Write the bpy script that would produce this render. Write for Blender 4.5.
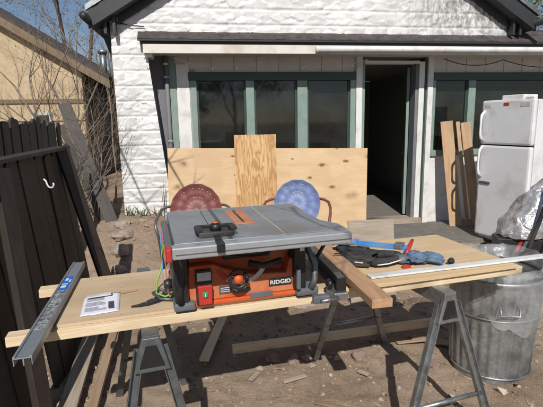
import bpy, bmesh, math, random
from mathutils import Vector, Matrix, Euler, noise
R = math.radians
random.seed(7)
scene = bpy.context.scene
for o in list(bpy.data.objects): bpy.data.objects.remove(o)
C = scene.collection

# ---------------------------------------------------------------- camera
cam = bpy.data.objects.new('camera', bpy.data.cameras.new('camera')); C.objects.link(cam)
cam.data.sensor_width = 36.0; cam.data.lens = 36.0 * 440.0 / 543.0
cam.data.clip_start = 0.05; cam.data.clip_end = 800
cam.matrix_world = Matrix.Translation((0, 0, 1.55)) @ (Euler((R(90 - 10.6), 0, 0)).to_matrix() @ Matrix.Rotation(R(-1.1), 3, 'Z')).to_4x4()
scene.camera = cam
# ---------------------------------------------------------------- sky, sun, exposure
SUN_EL = 41.5
w = bpy.data.worlds.new("World"); scene.world = w; w.use_nodes = True
nt = w.node_tree; bg = nt.nodes['Background']
sky = nt.nodes.new('ShaderNodeTexSky'); sky.sky_type = 'NISHITA'; sky.sun_disc = False
sky.sun_elevation = R(SUN_EL); sky.sun_rotation = R(180); sky.air_density = 1.0; sky.dust_density = 1.6; sky.altitude = 1600
nt.links.new(sky.outputs[0], bg.inputs[0]); bg.inputs[1].default_value = 0.076
sl = bpy.data.lights.new('sun', 'SUN'); sl.energy = 4.7; sl.angle = R(0.5); sl.color = (1.0, 0.955, 0.89)
so = bpy.data.objects.new('sun', sl); C.objects.link(so); so.rotation_euler = (R(90 - SUN_EL), 0, 0); so.location = (0, -10, 10)
scene.view_settings.view_transform = 'Standard'; scene.view_settings.look = 'None'
scene.view_settings.exposure = 0.0; scene.view_settings.gamma = 1.0
scene.view_settings.use_curve_mapping = False

# ================================================================ materials
class NT:
    def __init__(s, name):
        s.m = bpy.data.materials.new(name); s.m.use_nodes = True
        s.t = s.m.node_tree; s.b = s.t.nodes['Principled BSDF']; s.out = s.t.nodes['Material Output']
    def n(s, typ, **kw):
        x = s.t.nodes.new(typ)
        for k, v in kw.items():
            if k.startswith('i_'):
                key = k[2:]; key = int(key) if key.isdigit() else key.replace('_', ' ')
                x.inputs[key].default_value = v
            else: setattr(x, k, v)
        return x
    def l(s, a, b): s.t.links.new(a, b)
    def coords(s, scale=(1, 1, 1), kind='Object', loc=(0, 0, 0), rot=(0, 0, 0), rand=False):
        tc = s.n('ShaderNodeTexCoord'); mp = s.n('ShaderNodeMapping')
        mp.inputs['Scale'].default_value = scale; mp.inputs['Location'].default_value = loc; mp.inputs['Rotation'].default_value = rot
        s.l(tc.outputs[kind], mp.inputs[0])
        if rand:
            oi = s.n('ShaderNodeObjectInfo'); vm = s.n('ShaderNodeVectorMath', operation='SCALE'); cb = s.n('ShaderNodeCombineXYZ')
            for k in range(3): s.l(oi.outputs['Random'], cb.inputs[k])
            s.l(cb.outputs[0], vm.inputs[0]); vm.inputs['Scale'].default_value = 37.0
            ad = s.n('ShaderNodeVectorMath', operation='ADD'); s.l(mp.outputs[0], ad.inputs[0]); s.l(vm.outputs[0], ad.inputs[1])
            return ad.outputs[0]
        return mp.outputs[0]
    def noise(s, vec, scale=5, detail=5, rough=.55, dist=0.0):
        x = s.n('ShaderNodeTexNoise'); x.inputs['Scale'].default_value = scale; x.inputs['Detail'].default_value = detail
        x.inputs['Roughness'].default_value = rough; x.inputs['Distortion'].default_value = dist
        s.l(vec, x.inputs['Vector']); return x.outputs['Fac']
    def ramp(s, fac, stops):
        x = s.n('ShaderNodeValToRGB'); e = x.color_ramp.elements
        while len(e) < len(stops): e.new(.5)
        for i, (p, c) in enumerate(stops):
            e[i].position = p; e[i].color = (*c, 1) if len(c) == 3 else c
        s.l(fac, x.inputs[0]); return x.outputs[0]
    def mix(s, fac, a, b, mode='MIX'):
        x = s.n('ShaderNodeMix'); x.data_type = 'RGBA'; x.blend_type = mode
        if isinstance(fac, (int, float)): x.inputs[0].default_value = fac
        else: s.l(fac, x.inputs[0])
        for sock, val in ((x.inputs[6], a), (x.inputs[7], b)):
            if isinstance(val, tuple): sock.default_value = (*val, 1)
            else: s.l(val, sock)
        return x.outputs[2]
    def bump(s, h, strength=.3, dist=.01):
        x = s.n('ShaderNodeBump'); x.inputs['Strength'].default_value = strength; x.inputs['Distance'].default_value = dist
        s.l(h, x.inputs['Height']); s.l(x.outputs[0], s.b.inputs['Normal']); return x
    def col(s, c):
        if isinstance(c, tuple): s.b.inputs['Base Color'].default_value = (*c, 1)
        else: s.l(c, s.b.inputs['Base Color'])
    def set(s, rough=None, metal=None, spec=None):
        if rough is not None: s.b.inputs['Roughness'].default_value = rough
        if metal is not None: s.b.inputs['Metallic'].default_value = metal
        if spec is not None: s.b.inputs['Specular IOR Level'].default_value = spec

def mul(c, k): return tuple(x * k for x in c)
def mat_plain(name, c, rough=.6, metal=0, var=.25, vs=12, dirt=None, bump=.15, spec=None, dscale=3.0):
    t = NT(name); v = t.coords(rand=True)
    n = t.noise(v, vs, 6, .6); base = t.ramp(n, [(.3, mul(c, 1 - var)), (.7, mul(c, 1 + var * .4))])
    if dirt:
        d = t.noise(v, dscale, 8, .65); base = t.mix(t.ramp(d, [(.5, (0, 0, 0)), (.68, (1, 1, 1))]), base, dirt)
    t.col(base); t.set(rough, metal, spec)
    if bump: t.bump(t.noise(v, vs * 5, 4, .6), bump, .004)
    return t.m
def mat_wood(name, light, dark, gs=1.0, knots=0.0, rough=.65, stain=None, ringy=.5, contrast=1.0, ay=11, ax=1.1, spots=()):
    """grain runs along the object's local X"""
    t = NT(name); v = t.coords(rand=True)
    mp = t.n('ShaderNodeMapping'); mp.inputs['Scale'].default_value = (ax * gs, ay * gs, ay * gs); t.l(v, mp.inputs[0])
    n1 = t.noise(mp.outputs[0], 1.6, 3, .5, .6)
    wv = t.n('ShaderNodeMath', operation='MULTIPLY'); wv.inputs[1].default_value = 46 * ringy; t.l(n1, wv.inputs[0])
    sn = t.n('ShaderNodeMath', operation='SINE'); t.l(wv.outputs[0], sn.inputs[0])
    r1 = t.ramp(sn.outputs[0], [(.0, (0, 0, 0)), (.9, (1, 1, 1))])
    mp2 = t.n('ShaderNodeMapping'); mp2.inputs['Scale'].default_value = (6 * gs, 190 * gs, 190 * gs); t.l(v, mp2.inputs[0])
    fine = t.noise(mp2.outputs[0], 1.0, 3, .6)
    blot = t.noise(v, 3.2, 4, .5)
    c = t.mix(t.ramp(n1, [(.35, (0, 0, 0)), (.65, (1, 1, 1))]), light, mul(light, .86))
    c = t.mix(t.mix(.55 * contrast, (0, 0, 0), r1), c, dark)
    c = t.mix(t.ramp(fine, [(.42, (.45, .45, .45)), (.56, (0, 0, 0))]), c, dark)
    c = t.mix(t.ramp(blot, [(.45, (0, 0, 0)), (.7, (.4, .4, .4))]), c, stain or mul(dark, .9))
    if knots:
        mp3 = t.n('ShaderNodeMapping'); mp3.inputs['Scale'].default_value = (2.1, 3.6, 3.6); t.l(v, mp3.inputs[0])
        vo = t.n('ShaderNodeTexVoronoi'); vo.inputs['Scale'].default_value = knots; t.l(mp3.outputs[0], vo.inputs['Vector'])
        wn = t.n('ShaderNodeTexNoise'); wn.inputs['Scale'].default_value = 7; wn.inputs['Detail'].default_value = 4; t.l(v, wn.inputs['Vector'])
        wv_ = t.n('ShaderNodeVectorMath', operation='SCALE'); wv_.inputs['Scale'].default_value = .30; t.l(wn.outputs['Color'], wv_.inputs[0])
        wa = t.n('ShaderNodeVectorMath', operation='ADD'); t.l(mp3.outputs[0], wa.inputs[0]); t.l(wv_.outputs[0], wa.inputs[1]); t.l(wa.outputs[0], vo.inputs['Vector'])
        sc_ = t.n('ShaderNodeSeparateColor'); t.l(vo.outputs['Color'], sc_.inputs[0])
        dv = t.n('ShaderNodeMath', operation='DIVIDE'); t.l(vo.outputs['Distance'], dv.inputs[0])
        g_ = t.n('ShaderNodeMath', operation='MULTIPLY_ADD'); g_.inputs[1].default_value = 1.5; g_.inputs[2].default_value = .02; t.l(sc_.outputs[0], g_.inputs[0]); t.l(g_.outputs[0], dv.inputs[1])
        k = t.ramp(dv.outputs[0], [(.07, (1, 1, 1)), (.12, (.6, .6, .6)), (.18, (.3, .3, .3)), (.30, (0, 0, 0))])
        c = t.mix(k, c, mul(dark, .42))
    for (kx, kz, kr) in spots:
        sb_ = t.n('ShaderNodeVectorMath', operation='SUBTRACT'); oc = t.n('ShaderNodeTexCoord'); t.l(oc.outputs['Object'], sb_.inputs[0]); sb_.inputs[1].default_value = (kx, 0, kz)
        ms = t.n('ShaderNodeMapping'); ms.inputs['Scale'].default_value = (.55 / kr, .5, 1 / kr); ms.inputs['Rotation'].default_value = (0, kx * 1.3, 0); t.l(sb_.outputs[0], ms.inputs[0])
        wn = t.n('ShaderNodeTexNoise'); wn.inputs['Scale'].default_value = 16; wn.inputs['Detail'].default_value = 4; t.l(oc.outputs['Object'], wn.inputs['Vector'])
        sw_ = t.n('ShaderNodeVectorMath', operation='SCALE'); sw_.inputs['Scale'].default_value = 1.3; t.l(wn.outputs['Color'], sw_.inputs[0])
        aw = t.n('ShaderNodeVectorMath', operation='ADD'); t.l(ms.outputs[0], aw.inputs[0]); t.l(sw_.outputs[0], aw.inputs[1])
        a2 = t.n('ShaderNodeVectorMath', operation='SUBTRACT'); a2.inputs[1].default_value = (.65, .65, .65); t.l(aw.outputs[0], a2.inputs[0])
        ln = t.n('ShaderNodeVectorMath', operation='LENGTH'); t.l(a2.outputs[0], ln.inputs[0])
        k = t.ramp(ln.outputs['Value'], [(.30, (.95, .95, .95)), (.5, (.75, .75, .75)), (.62, (.30, .30, .30)), (.95, (0, 0, 0))]); c = t.mix(k, c, (.20, .085, .03))
    t.col(c); t.set(rough); t.bump(fine, .25, .002)
    return t.m
M = {}
M['pine'] = mat_wood('pine lumber', (.74, .61, .42), (.60, .45, .27), 1.0, .7)
M['pine_end'] = mat_plain('pine end', (.62, .45, .27), .7)
M['pine_dark'] = mat_wood('brown lumber', (.50, .31, .18), (.34, .19, .10), 1.2, 0)
M['cedar'] = mat_wood('fence boards', (.50, .33, .19), (.36, .22, .12), 1.2, .6)
M['ply'] = mat_wood('plywood', (.67, .49, .30), (.55, .36, .19), .8, 1.6, ringy=.5, contrast=.6, ay=5, ax=1.6, stain=(.50,.33,.19), spots=((1.87, 1.03, .035), (2.18, 1.07, .03), (2.0, .75, .035), (1.72, .87, .022), (.77, 1.14, .022), (.80, .91, .022), (1.5, 1.1, .016), (.35, .8, .02)))
M['ply_bench'] = mat_wood('bench plywood', (.58, .45, .30), (.50, .36, .22), .7, 0, ringy=.3, contrast=.4, stain=(.36, .24, .14))
M['ply_bench2'] = mat_wood('new plywood', (.66, .49, .30), (.56, .39, .21), .7, .5, ringy=.3, contrast=.4)
M['ply_strip'] = mat_wood('flame plywood', (.70, .47, .23), (.36, .17, .05), .55, 0, ringy=1.3, contrast=1.25, ay=6.5, ax=1.3)
M['weathered'] = mat_wood('weathered board', (.40, .34, .27), (.27, .21, .16), 1.0, .5)
M['grey_wood'] = mat_wood('grey weathered plank', (.085, .075, .068), (.045, .04, .035), 1.0, .4)
M['fence_dark'] = mat_wood('dark weathered fence', (.034, .029, .026), (.014, .012, .011), 1.0, .5)
M['fence_brown'] = mat_wood('brown weathered fence board', (.050, .038, .031), (.024, .018, .015), 1.0, .5)
M['scrap'] = mat_wood('scrap wood', (.38, .27, .18), (.25, .17, .11), 1.2, .5)
M['green'] = mat_plain('sage green paint', (.21, .285, .25), .55, var=.15, vs=9, dirt=(.25, .28, .25))
M['green_dk'] = mat_plain('dark green paint', (.035, .06, .052), .5, var=.15)
M['white'] = mat_plain('white paint', (.70, .70, .685), .5, var=.08, vs=4, dirt=(.52, .50, .47), dscale=5)
M['fascia'] = mat_plain('cream fascia paint', (.66, .63, .575), .55, var=.06, vs=3, dirt=(.50, .44, .36), dscale=2.5)
M['panel'] = mat_plain('panel paint', (.60, .60, .585), .6, var=.1, vs=5)
M['grey_panel'] = mat_plain('grey panel', (.17, .175, .19), .7, var=.15, vs=5)  # plain grey; also paints the shaded sliver at the siding end
M['trim_black'] = mat_plain('dark trim', (.028, .030, .033), .5, var=.2)
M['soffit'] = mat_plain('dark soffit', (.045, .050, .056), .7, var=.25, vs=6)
M['black'] = mat_plain('black plastic', (.016, .016, .018), .42, var=.25, vs=20, dirt=(.05, .045, .04))
M['blackfab'] = mat_plain('black fabric', (.022, .022, .025), .8, var=.4, vs=40, dirt=(.06, .055, .05), bump=.5)
M['int'] = mat_plain('interior', (.30, .31, .28), .9)
M['intfloor'] = mat_wood('interior floor', (.22, .20, .18), (.14, .12, .10), 1, 0)
M['deck'] = mat_plain('deck concrete', (.17, .155, .14), .9, var=.3, vs=8)
M['stone'] = mat_plain('field stone', (.34, .28, .23), .9, var=.35, vs=9, bump=.6)
M['stone2'] = mat_plain('pink stone', (.27, .19, .155), .9, var=.35, vs=9, bump=.6)
M['fridge'] = mat_plain('white enamel', (.72, .73, .75), .30, var=.05, vs=3, dirt=(.52, .50, .47), bump=.04, dscale=2)
M['gasket'] = mat_plain('gasket grey', (.10, .10, .10), .6)
M['alu'] = mat_plain('cast aluminium', (.36, .38, .41), .42, .55, var=.12, vs=30, dirt=(.28, .27, .26), bump=.05)
M['alu2'] = mat_plain('extruded rail', (.50, .52, .55), .38, .6, var=.1, vs=20, bump=.03)
M['steel'] = mat_plain('galvanized bracket', (.40, .42, .43), .42, .8, var=.35, vs=25, dirt=(.16, .15, .14))
M['steel_dk'] = mat_plain('grey steel tube', (.17, .185, .195), .45, .6, var=.3, vs=20, dirt=(.10, .09, .08))
M['foot'] = mat_plain('grey plastic foot', (.12, .13, .145), .5, var=.2)
M['orange'] = mat_plain('orange plastic', (.62, .105, .024), .5, var=.2, vs=14, dirt=(.46, .24, .13), bump=.05)
M['red'] = mat_plain('red plastic', (.48, .035, .028), .42, var=.15)
M['green_btn'] = mat_plain('green button', (.02, .28, .10), .4, var=.1)
M['blue'] = mat_plain('blue metal', (.06, .27, .62), .42, var=.2, dirt=(.2, .3, .45))
M['bluelabel'] = mat_plain('blue sticker', (.025, .15, .52), .4, var=.1)
M['lime'] = mat_plain('lime green cord', (.24, .42, .08), .5, var=.1)
M['denim'] = mat_plain('blue grey cloth', (.115, .175, .27), .85, var=.5, vs=18, bump=.5)
M['ink'] = mat_plain('ink', (.07, .07, .09), .7)
M['ltgrey'] = mat_plain('light grey label', (.55, .55, .56), .6)
M['paper'] = mat_plain('paper', (.72, .72, .80), .7, var=.04)
M['yellow'] = mat_plain('yellow paint stucco', (.50, .39, .25), .85, var=.12, vs=4, dirt=(.36, .27, .17), bump=.6)
M['yellow_dk'] = mat_plain('brown trim', (.20, .145, .09), .8)
M['bark'] = mat_plain('bark', (.13, .10, .08), .9, var=.4, vs=30, bump=.6)
M['twig'] = mat_plain('dry twig', (.21, .165, .125), .9, var=.4, vs=20)
M['leaf'] = mat_plain('spring leaves', (.17, .19, .07), .7, var=.4, vs=3)
M['vine'] = mat_plain('dry vine leaves', (.14, .11, .06), .8, var=.4, vs=3)
M['weed'] = mat_plain('weed green', (.10, .14, .04), .7, var=.4, vs=5)
M['chair_red'] = mat_plain('faded red enamel', (.20, .062, .055), .5, var=.3, vs=9, dirt=(.23, .10, .09), bump=.1, dscale=16)
M['chair_blue'] = mat_plain('faded blue enamel', (.15, .20, .37), .55, var=.2, vs=9, dirt=(.19, .23, .35), bump=.1, dscale=16)
M['chip'] = mat_plain('chipped pale paint', (.62, .55, .52), .7)
M['bulb'] = mat_plain('clear bulb', (.8, .8, .8), .2)
M['rust'] = mat_plain('rusty bracket', (.12, .08, .06), .8)

def mk():
    # shingles
    t = NT('asphalt shingles'); v = t.coords()
    n = t.noise(v, 9, 8, .7); c = t.ramp(n, [(.3, (.035, .030, .030)), (.7, (.11, .092, .085))])
    t.col(c); t.set(.95); t.bump(t.noise(v, 60, 4, .7), .7, .01); M['shingle'] = t.m
    # rock face siding: paint with faint grime in the lower lip of each course
    t = NT('rock face siding'); v = t.coords()
    n = t.noise(v, 2.2, 8, .62); c = t.ramp(n, [(.38, (.58, .58, .575)), (.6, (.71, .71, .705))])
    st = t.coords((1.2, 1, .5)); d = t.noise(st, 16, 8, .75)
    # mildew patch near the right-hand end of the gable (geometry position, local x 3.2 .. 4.8, z above 2.7)
    tc = t.n('ShaderNodeTexCoord'); sx = t.n('ShaderNodeSeparateXYZ'); t.l(tc.outputs['Object'], sx.inputs[0])
    mx = t.n('ShaderNodeMapRange'); mx.inputs[1].default_value = 3.0; mx.inputs[2].default_value = 4.0; t.l(sx.outputs[0], mx.inputs[0])
    mz = t.n('ShaderNodeMapRange'); mz.inputs[1].default_value = 2.3; mz.inputs[2].default_value = 2.9; t.l(sx.outputs[2], mz.inputs[0])
    mm = t.n('ShaderNodeMath', operation='MULTIPLY'); t.l(mx.outputs[0], mm.inputs[0]); t.l(mz.outputs[0], mm.inputs[1])
    dd = t.n('ShaderNodeMath', operation='MULTIPLY'); t.l(t.ramp(d, [(.40, (0, 0, 0)), (.58, (.95, .95, .95))]), dd.inputs[0]); t.l(mm.outputs[0], dd.inputs[1])
    c = t.mix(dd.outputs[0], c, (.17, .17, .165))
    d2 = t.noise(v, 7, 8, .7); c = t.mix(t.ramp(d2, [(.56, (0, 0, 0)), (.75, (.55, .55, .55))]), c, (.42, .41, .40))
    t.col(c); t.set(.55); t.bump(t.noise(v, 30, 6, .65), .35, .008); M['siding'] = t.m
    # dirt
    t = NT('yard dirt'); v = t.coords()
    n = t.noise(v, 1.6, 8, .6); n2 = t.noise(v, 22, 8, .7); n3 = t.noise(v, 110, 4, .7)
    c = t.ramp(n, [(.3, (.235, .175, .125)), (.55, (.32, .245, .18)), (.75, (.39, .305, .23))])
    c = t.mix(t.ramp(n2, [(.36, (.55, .55, .55)), (.5, (0, 0, 0))]), c, (.19, .135, .10))
    c = t.mix(t.ramp(n3, [(.58, (0, 0, 0)), (.70, (.5, .5, .5))]), c, (.50, .41, .33))
    t.col(c); t.set(.95, spec=.15)
    ad = t.n('ShaderNodeMath', operation='ADD'); t.l(n2, ad.inputs[0]); sc = t.n('ShaderNodeMath', operation='MULTIPLY'); sc.inputs[1].default_value = .35; t.l(n3, sc.inputs[0]); t.l(sc.outputs[0], ad.inputs[1])
    t.bump(ad.outputs[0], .7, .02); M['dirt'] = t.m
    # gravel with per-island variation
    t = NT('clods'); g = t.n('ShaderNodeNewGeometry')
    c = t.ramp(g.outputs['Random Per Island'], [(0, (.20, .145, .105)), (.5, (.30, .23, .168)), (.92, (.36, .28, .21)), (1, (.45, .38, .31))])
    t.col(c); t.set(.95); M['clod'] = t.m
    t = NT('wood chips'); g = t.n('ShaderNodeNewGeometry')
    c = t.ramp(g.outputs['Random Per Island'], [(0, (.20, .13, .08)), (.6, (.36, .25, .16)), (1, (.55, .43, .30))])
    t.col(c); t.set(.9); M['chips'] = t.m
    # window glass: dark insect-screened panes
    t = NT('dark window glass'); v = t.coords()
    n = t.noise(v, 2.5, 5, .6); t.col(t.ramp(n, [(.35, (.005, .006, .0055)), (.65, (.016, .019, .017))])); t.set(.04, spec=.6)
    t.bump(t.noise(v, 2.2, 2, .5), .05, .02); M['glass'] = t.m
    # trash can zinc
    t = NT('galvanized zinc'); v = t.coords()
    vo = t.n('ShaderNodeTexVoronoi'); vo.inputs['Scale'].default_value = 70; t.l(v, vo.inputs['Vector'])
    c = t.ramp(vo.outputs['Color'], [(.2, (.33, .35, .36)), (.8, (.42, .44, .45))])
    n = t.noise(v, 4, 8, .7); c = t.mix(t.ramp(n, [(.42, (0, 0, 0)), (.62, (.9, .9, .9))]), c, (.17, .165, .16))
    t.col(c); t.set(.5, .75); t.bump(n, .15, .01); M['zinc'] = t.m
    # thin clear liner
    t = NT('clear plastic liner'); v = t.coords(); nn = t.noise(v, 5, 3, .5, .4)
    t.col((.78, .80, .82)); t.set(.28, spec=.6)
    b = t.bump(t.noise(v, 14, 3, .5, .3), .5, .02)
    tr = t.n('ShaderNodeBsdfTransparent'); mx = t.n('ShaderNodeMixShader')
    t.l(t.ramp(nn, [(.35, (.05, .05, .05)), (.68, (.34, .34, .34))]), mx.inputs[0]); t.l(tr.outputs[0], mx.inputs[1]); t.l(t.b.outputs[0], mx.inputs[2]); t.l(mx.outputs[0], t.out.inputs[0])
    M['liner'] = t.m
    # silver tarp
    t = NT('silver tarp'); v = t.coords(); nn = t.noise(v, 9, 5, .55, .5)
    t.col(t.ramp(nn, [(.35, (.30, .30, .31)), (.65, (.62, .62, .63))])); t.set(.28, .45); t.bump(nn, 1.0, .04); M['tarp'] = t.m
    # scuffed level sticker
    t = NT('scuffed aluminium'); v = t.coords(); nn = t.noise(v, 45, 5, .7, 1)
    t.col(t.ramp(nn, [(.42, (.12, .125, .13)), (.56, (.55, .56, .58))])); t.set(.4, .4); M['scuff'] = t.m
mk()

# ================================================================ geometry helpers
class MB:
    """collects shapes, builds ONE mesh object"""
    def __init__(s): s.bm = bmesh.new()
    def _add(s, tmp, mat=None, smooth=False):
        if mat is not None: bmesh.ops.transform(tmp, matrix=mat, verts=tmp.verts)
        for f in tmp.faces: f.smooth = smooth
        me = bpy.data.meshes.new('t'); tmp.to_mesh(me); tmp.free(); s.bm.from_mesh(me); bpy.data.meshes.remove(me); return s
    def box(s, lo, hi, bevel=0.0, mat=None):
        t = bmesh.new(); bmesh.ops.create_cube(t, size=1)
        c = [(a + b) / 2 for a, b in zip(lo, hi)]; d = [max(abs(b - a), 1e-4) for a, b in zip(lo, hi)]
        bmesh.ops.transform(t, matrix=Matrix.Translation(c) @ Matrix.Diagonal((*d, 1)), verts=t.verts)
        if bevel: bmesh.ops.bevel(t, geom=list(t.edges), offset=min(bevel, min(d) * .45), segments=2, profile=.6, affect='EDGES')
        return s._add(t, mat)
    def prism(s, pts, z0, z1, bevel=0, mat=None):
        """polygon in local XY extruded along Z"""
        t = bmesh.new(); vs = [t.verts.new((x, y, z0)) for x, y in pts]; f = t.faces.new(vs)
        r = bmesh.ops.extrude_face_region(t, geom=[f]); nv = [g for g in r['geom'] if isinstance(g, bmesh.types.BMVert)]
        bmesh.ops.translate(t, verts=nv, vec=(0, 0, z1 - z0)); bmesh.ops.recalc_face_normals(t, faces=t.faces)
        if bevel: bmesh.ops.bevel(t, geom=list(t.edges), offset=bevel, segments=1, affect='EDGES')
        return s._add(t, mat)
    def tube(s, pts, r, n=10, caps=True, closed=False, mat=None):
        t = bmesh.new(); pts = [Vector(p) for p in pts]; rings = []; rr = r if isinstance(r, (list, tuple)) else [r] * len(pts)
        up = None
        for i, p in enumerate(pts):
            if closed: d = pts[(i + 1) % len(pts)] - pts[i - 1]
            else: d = (pts[min(i + 1, len(pts) - 1)] - pts[max(i - 1, 0)])
            if d.length < 1e-9: d = Vector((0, 0, 1))
            d.normalize()
            if up is None: up = d.orthogonal().normalized()
            up = (up - d * up.dot(d)); up = up.normalized() if up.length > 1e-6 else d.orthogonal().normalized()
            sd = d.cross(up)
            rings.append([t.verts.new(p + (up * math.cos(2 * math.pi * k / n) + sd * math.sin(2 * math.pi * k / n)) * rr[i]) for k in range(n)])
        m = len(rings)
        for i in range(m if closed else m - 1):
            a, b = rings[i], rings[(i + 1) % m]
            for k in range(n): t.faces.new((a[k], a[(k + 1) % n], b[(k + 1) % n], b[k]))
        if caps and not closed: t.faces.new(rings[0][::-1]); t.faces.new(rings[-1])
        return s._add(t, mat, True)
    def lathe(s, prof, n=48, mat=None, jitter=0):
        t = bmesh.new(); rings = []
        for r, z in prof: rings.append([t.verts.new((r * math.cos(2 * math.pi * k / n), r * math.sin(2 * math.pi * k / n), z)) for k in range(n)])
        for a, b in zip(rings, rings[1:]):
            for k in range(n): t.faces.new((a[k], a[(k + 1) % n], b[(k + 1) % n], b[k]))
        if jitter:
            for v in t.verts: v.co += noise.noise_vector(v.co * 6) * jitter
        return s._add(t, mat, True)
    def grid(s, fn, nu, nv, smooth=True, mat=None, closed_u=False):
        t = bmesh.new(); g = [[t.verts.new(fn(i / (nu if closed_u else nu - 1), j / (nv - 1))) for i in range(nu)] for j in range(nv)]
        for j in range(nv - 1):
            for i in range(nu if closed_u else nu - 1):
                k = (i + 1) % nu; t.faces.new((g[j][i], g[j][k], g[j + 1][k], g[j + 1][i]))
        return s._add(t, mat, smooth)
    def blob(s, c, r, sub=3, amp=.15, freq=3.0, seed=0, mat=None, smooth=True, flat=None):
        t = bmesh.new(); bmesh.ops.create_icosphere(t, subdivisions=sub, radius=1)
        sd = Vector((seed * 3.7, seed * 1.3, seed * 7.1))
        for v in t.verts:
            k = 1 + noise.noise(v.co * freq * .5 + sd) * amp * 1.5 + noise.noise(v.co * freq * 1.7 + sd) * amp * .6
            v.co = Vector((v.co.x * r[0] * k, v.co.y * r[1] * k, v.co.z * r[2] * k))
            if flat is not None: v.co.z = max(v.co.z, -flat)
        bmesh.ops.translate(t, verts=t.verts, vec=c)
        return s._add(t, mat, smooth)
    def build(s, name, m, parent=None, mw=None, solid=0):
        me = bpy.data.meshes.new(name); bmesh.ops.recalc_face_normals(s.bm, faces=s.bm.faces) if len(s.bm.faces) < 20000 else None
        s.bm.to_mesh(me); s.bm.free(); me.materials.append(M[m] if isinstance(m, str) else m)
        o = bpy.data.objects.new(name, me); C.objects.link(o)
        if parent: o.parent = parent
        if mw is not None: o.matrix_world = mw if not parent else mw
        if solid:
            md = o.modifiers.new('thickness', 'SOLIDIFY'); md.thickness = solid
        return o
def tag(o, label=None, cat=None, group=None, kind=None):
    if label: o['label'] = label
    if cat: o['category'] = cat
    if group: o['group'] = group
    if kind: o['kind'] = kind
    return o
def thing(name, label, cat, loc=(0, 0, 0), rotz=0, group=None):
    o = bpy.data.objects.new(name, None); C.objects.link(o); o.location = loc; o.rotation_euler = (0, 0, rotz); o.empty_display_size = .1
    return tag(o, label, cat, group)
def frame(p0, p1, up=(0, 0, 1)):
    """matrix whose X runs p0->p1, Z near up, origin at p0"""
    x = (Vector(p1) - Vector(p0)).normalized(); z = Vector(up); z = (z - x * z.dot(x)).normalized(); y = z.cross(x)
    m = Matrix.Identity(4)
    for i in range(3): m[i][0] = x[i]; m[i][1] = y[i]; m[i][2] = z[i]; m[i][3] = p0[i]
    return m
def plank(name, p0, p1, wd, th, m, label=None, cat=None, up=(0, 0, 1), group=None, parent=None, bevel=.003):
    """board from p0 to p1 (centre line of its lower face)"""
    L = (Vector(p1) - Vector(p0)).length; b = MB(); b.box((0, -wd / 2, 0), (L, wd / 2, th), bevel)
    o = b.build(name, m); f = frame(p0, p1, up)
    if parent: o.parent = parent; o.matrix_local = f
    else: o.matrix_world = f
    if label: tag(o, label, cat, group)
    return o
def part_copy(o, parent):
    c = o.copy(); C.objects.link(c); c.parent = parent
    for ch in [x for x in bpy.data.objects if x.parent == o]: part_copy(ch, c)
    return c
def sm(x): x = max(0, min(1, x)); return x * x * (3 - 2 * x)

# bench frame and house frame ------------------------------------
BO = Vector((-.946, 1.495, 0)); BA = R(16.6)
BU = Vector((math.cos(BA), math.sin(BA), 0)); BV = Vector((-BU.y, BU.x, 0))
def bp(u, v, z): return BO + BU * u + BV * v + Vector((0, 0, z))
HO = Vector((-1.5, 5.5, 0)); HA = R(9)

# ================================================================ ground
def gh(x, y):
    h = .42 * sm((-.55 - x) / 1.0) * sm((y - 3.1) / 2.3)
    h += .05 * sm((x - .2) / 1.5) * sm((y - 5.0) / 1.0)
    h -= .02
    p = Vector((x, y, 0))
    h += noise.noise(p * 1.3) * .03 + noise.noise(p * 4.1) * .022 + noise.noise(p * 11) * .014
    if 1.2 < y < 7: h += abs(noise.noise(p * 23)) * .008
    if y > 5.75 and x > -1: h = min(h, .0)
    return h
def axis(lo, hi, step, far):
    a = []; x = lo
    while x < hi: a.append(x); x += step
    d = step
    r = a[-1]
    while r < far: d *= 1.35; r += d; a.append(r)
    d = step; l = a[0]; pre = []
    while l > -far: d *= 1.35; l -= d; pre.append(l)
    return pre[::-1] + a
xs = axis(-2.6, 3.4, .03, 150); ys = axis(1.7, 6.0, .03, 250)
me = bpy.data.meshes.new('ground'); nx = len(xs)
me.from_pydata([(x, y, gh(x, y) if abs(x) < 12 and -6 < y < 14 else -.03) for y in ys for x in xs], [],
               [(j * nx + i, j * nx + i + 1, (j + 1) * nx + i + 1, (j + 1) * nx + i) for j in range(len(ys) - 1) for i in range(nx - 1)])
me.materials.append(M['dirt']); g = bpy.data.objects.new('ground', me); C.objects.link(g); g['kind'] = 'structure'
for p in me.polygons: p.use_smooth = True

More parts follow.
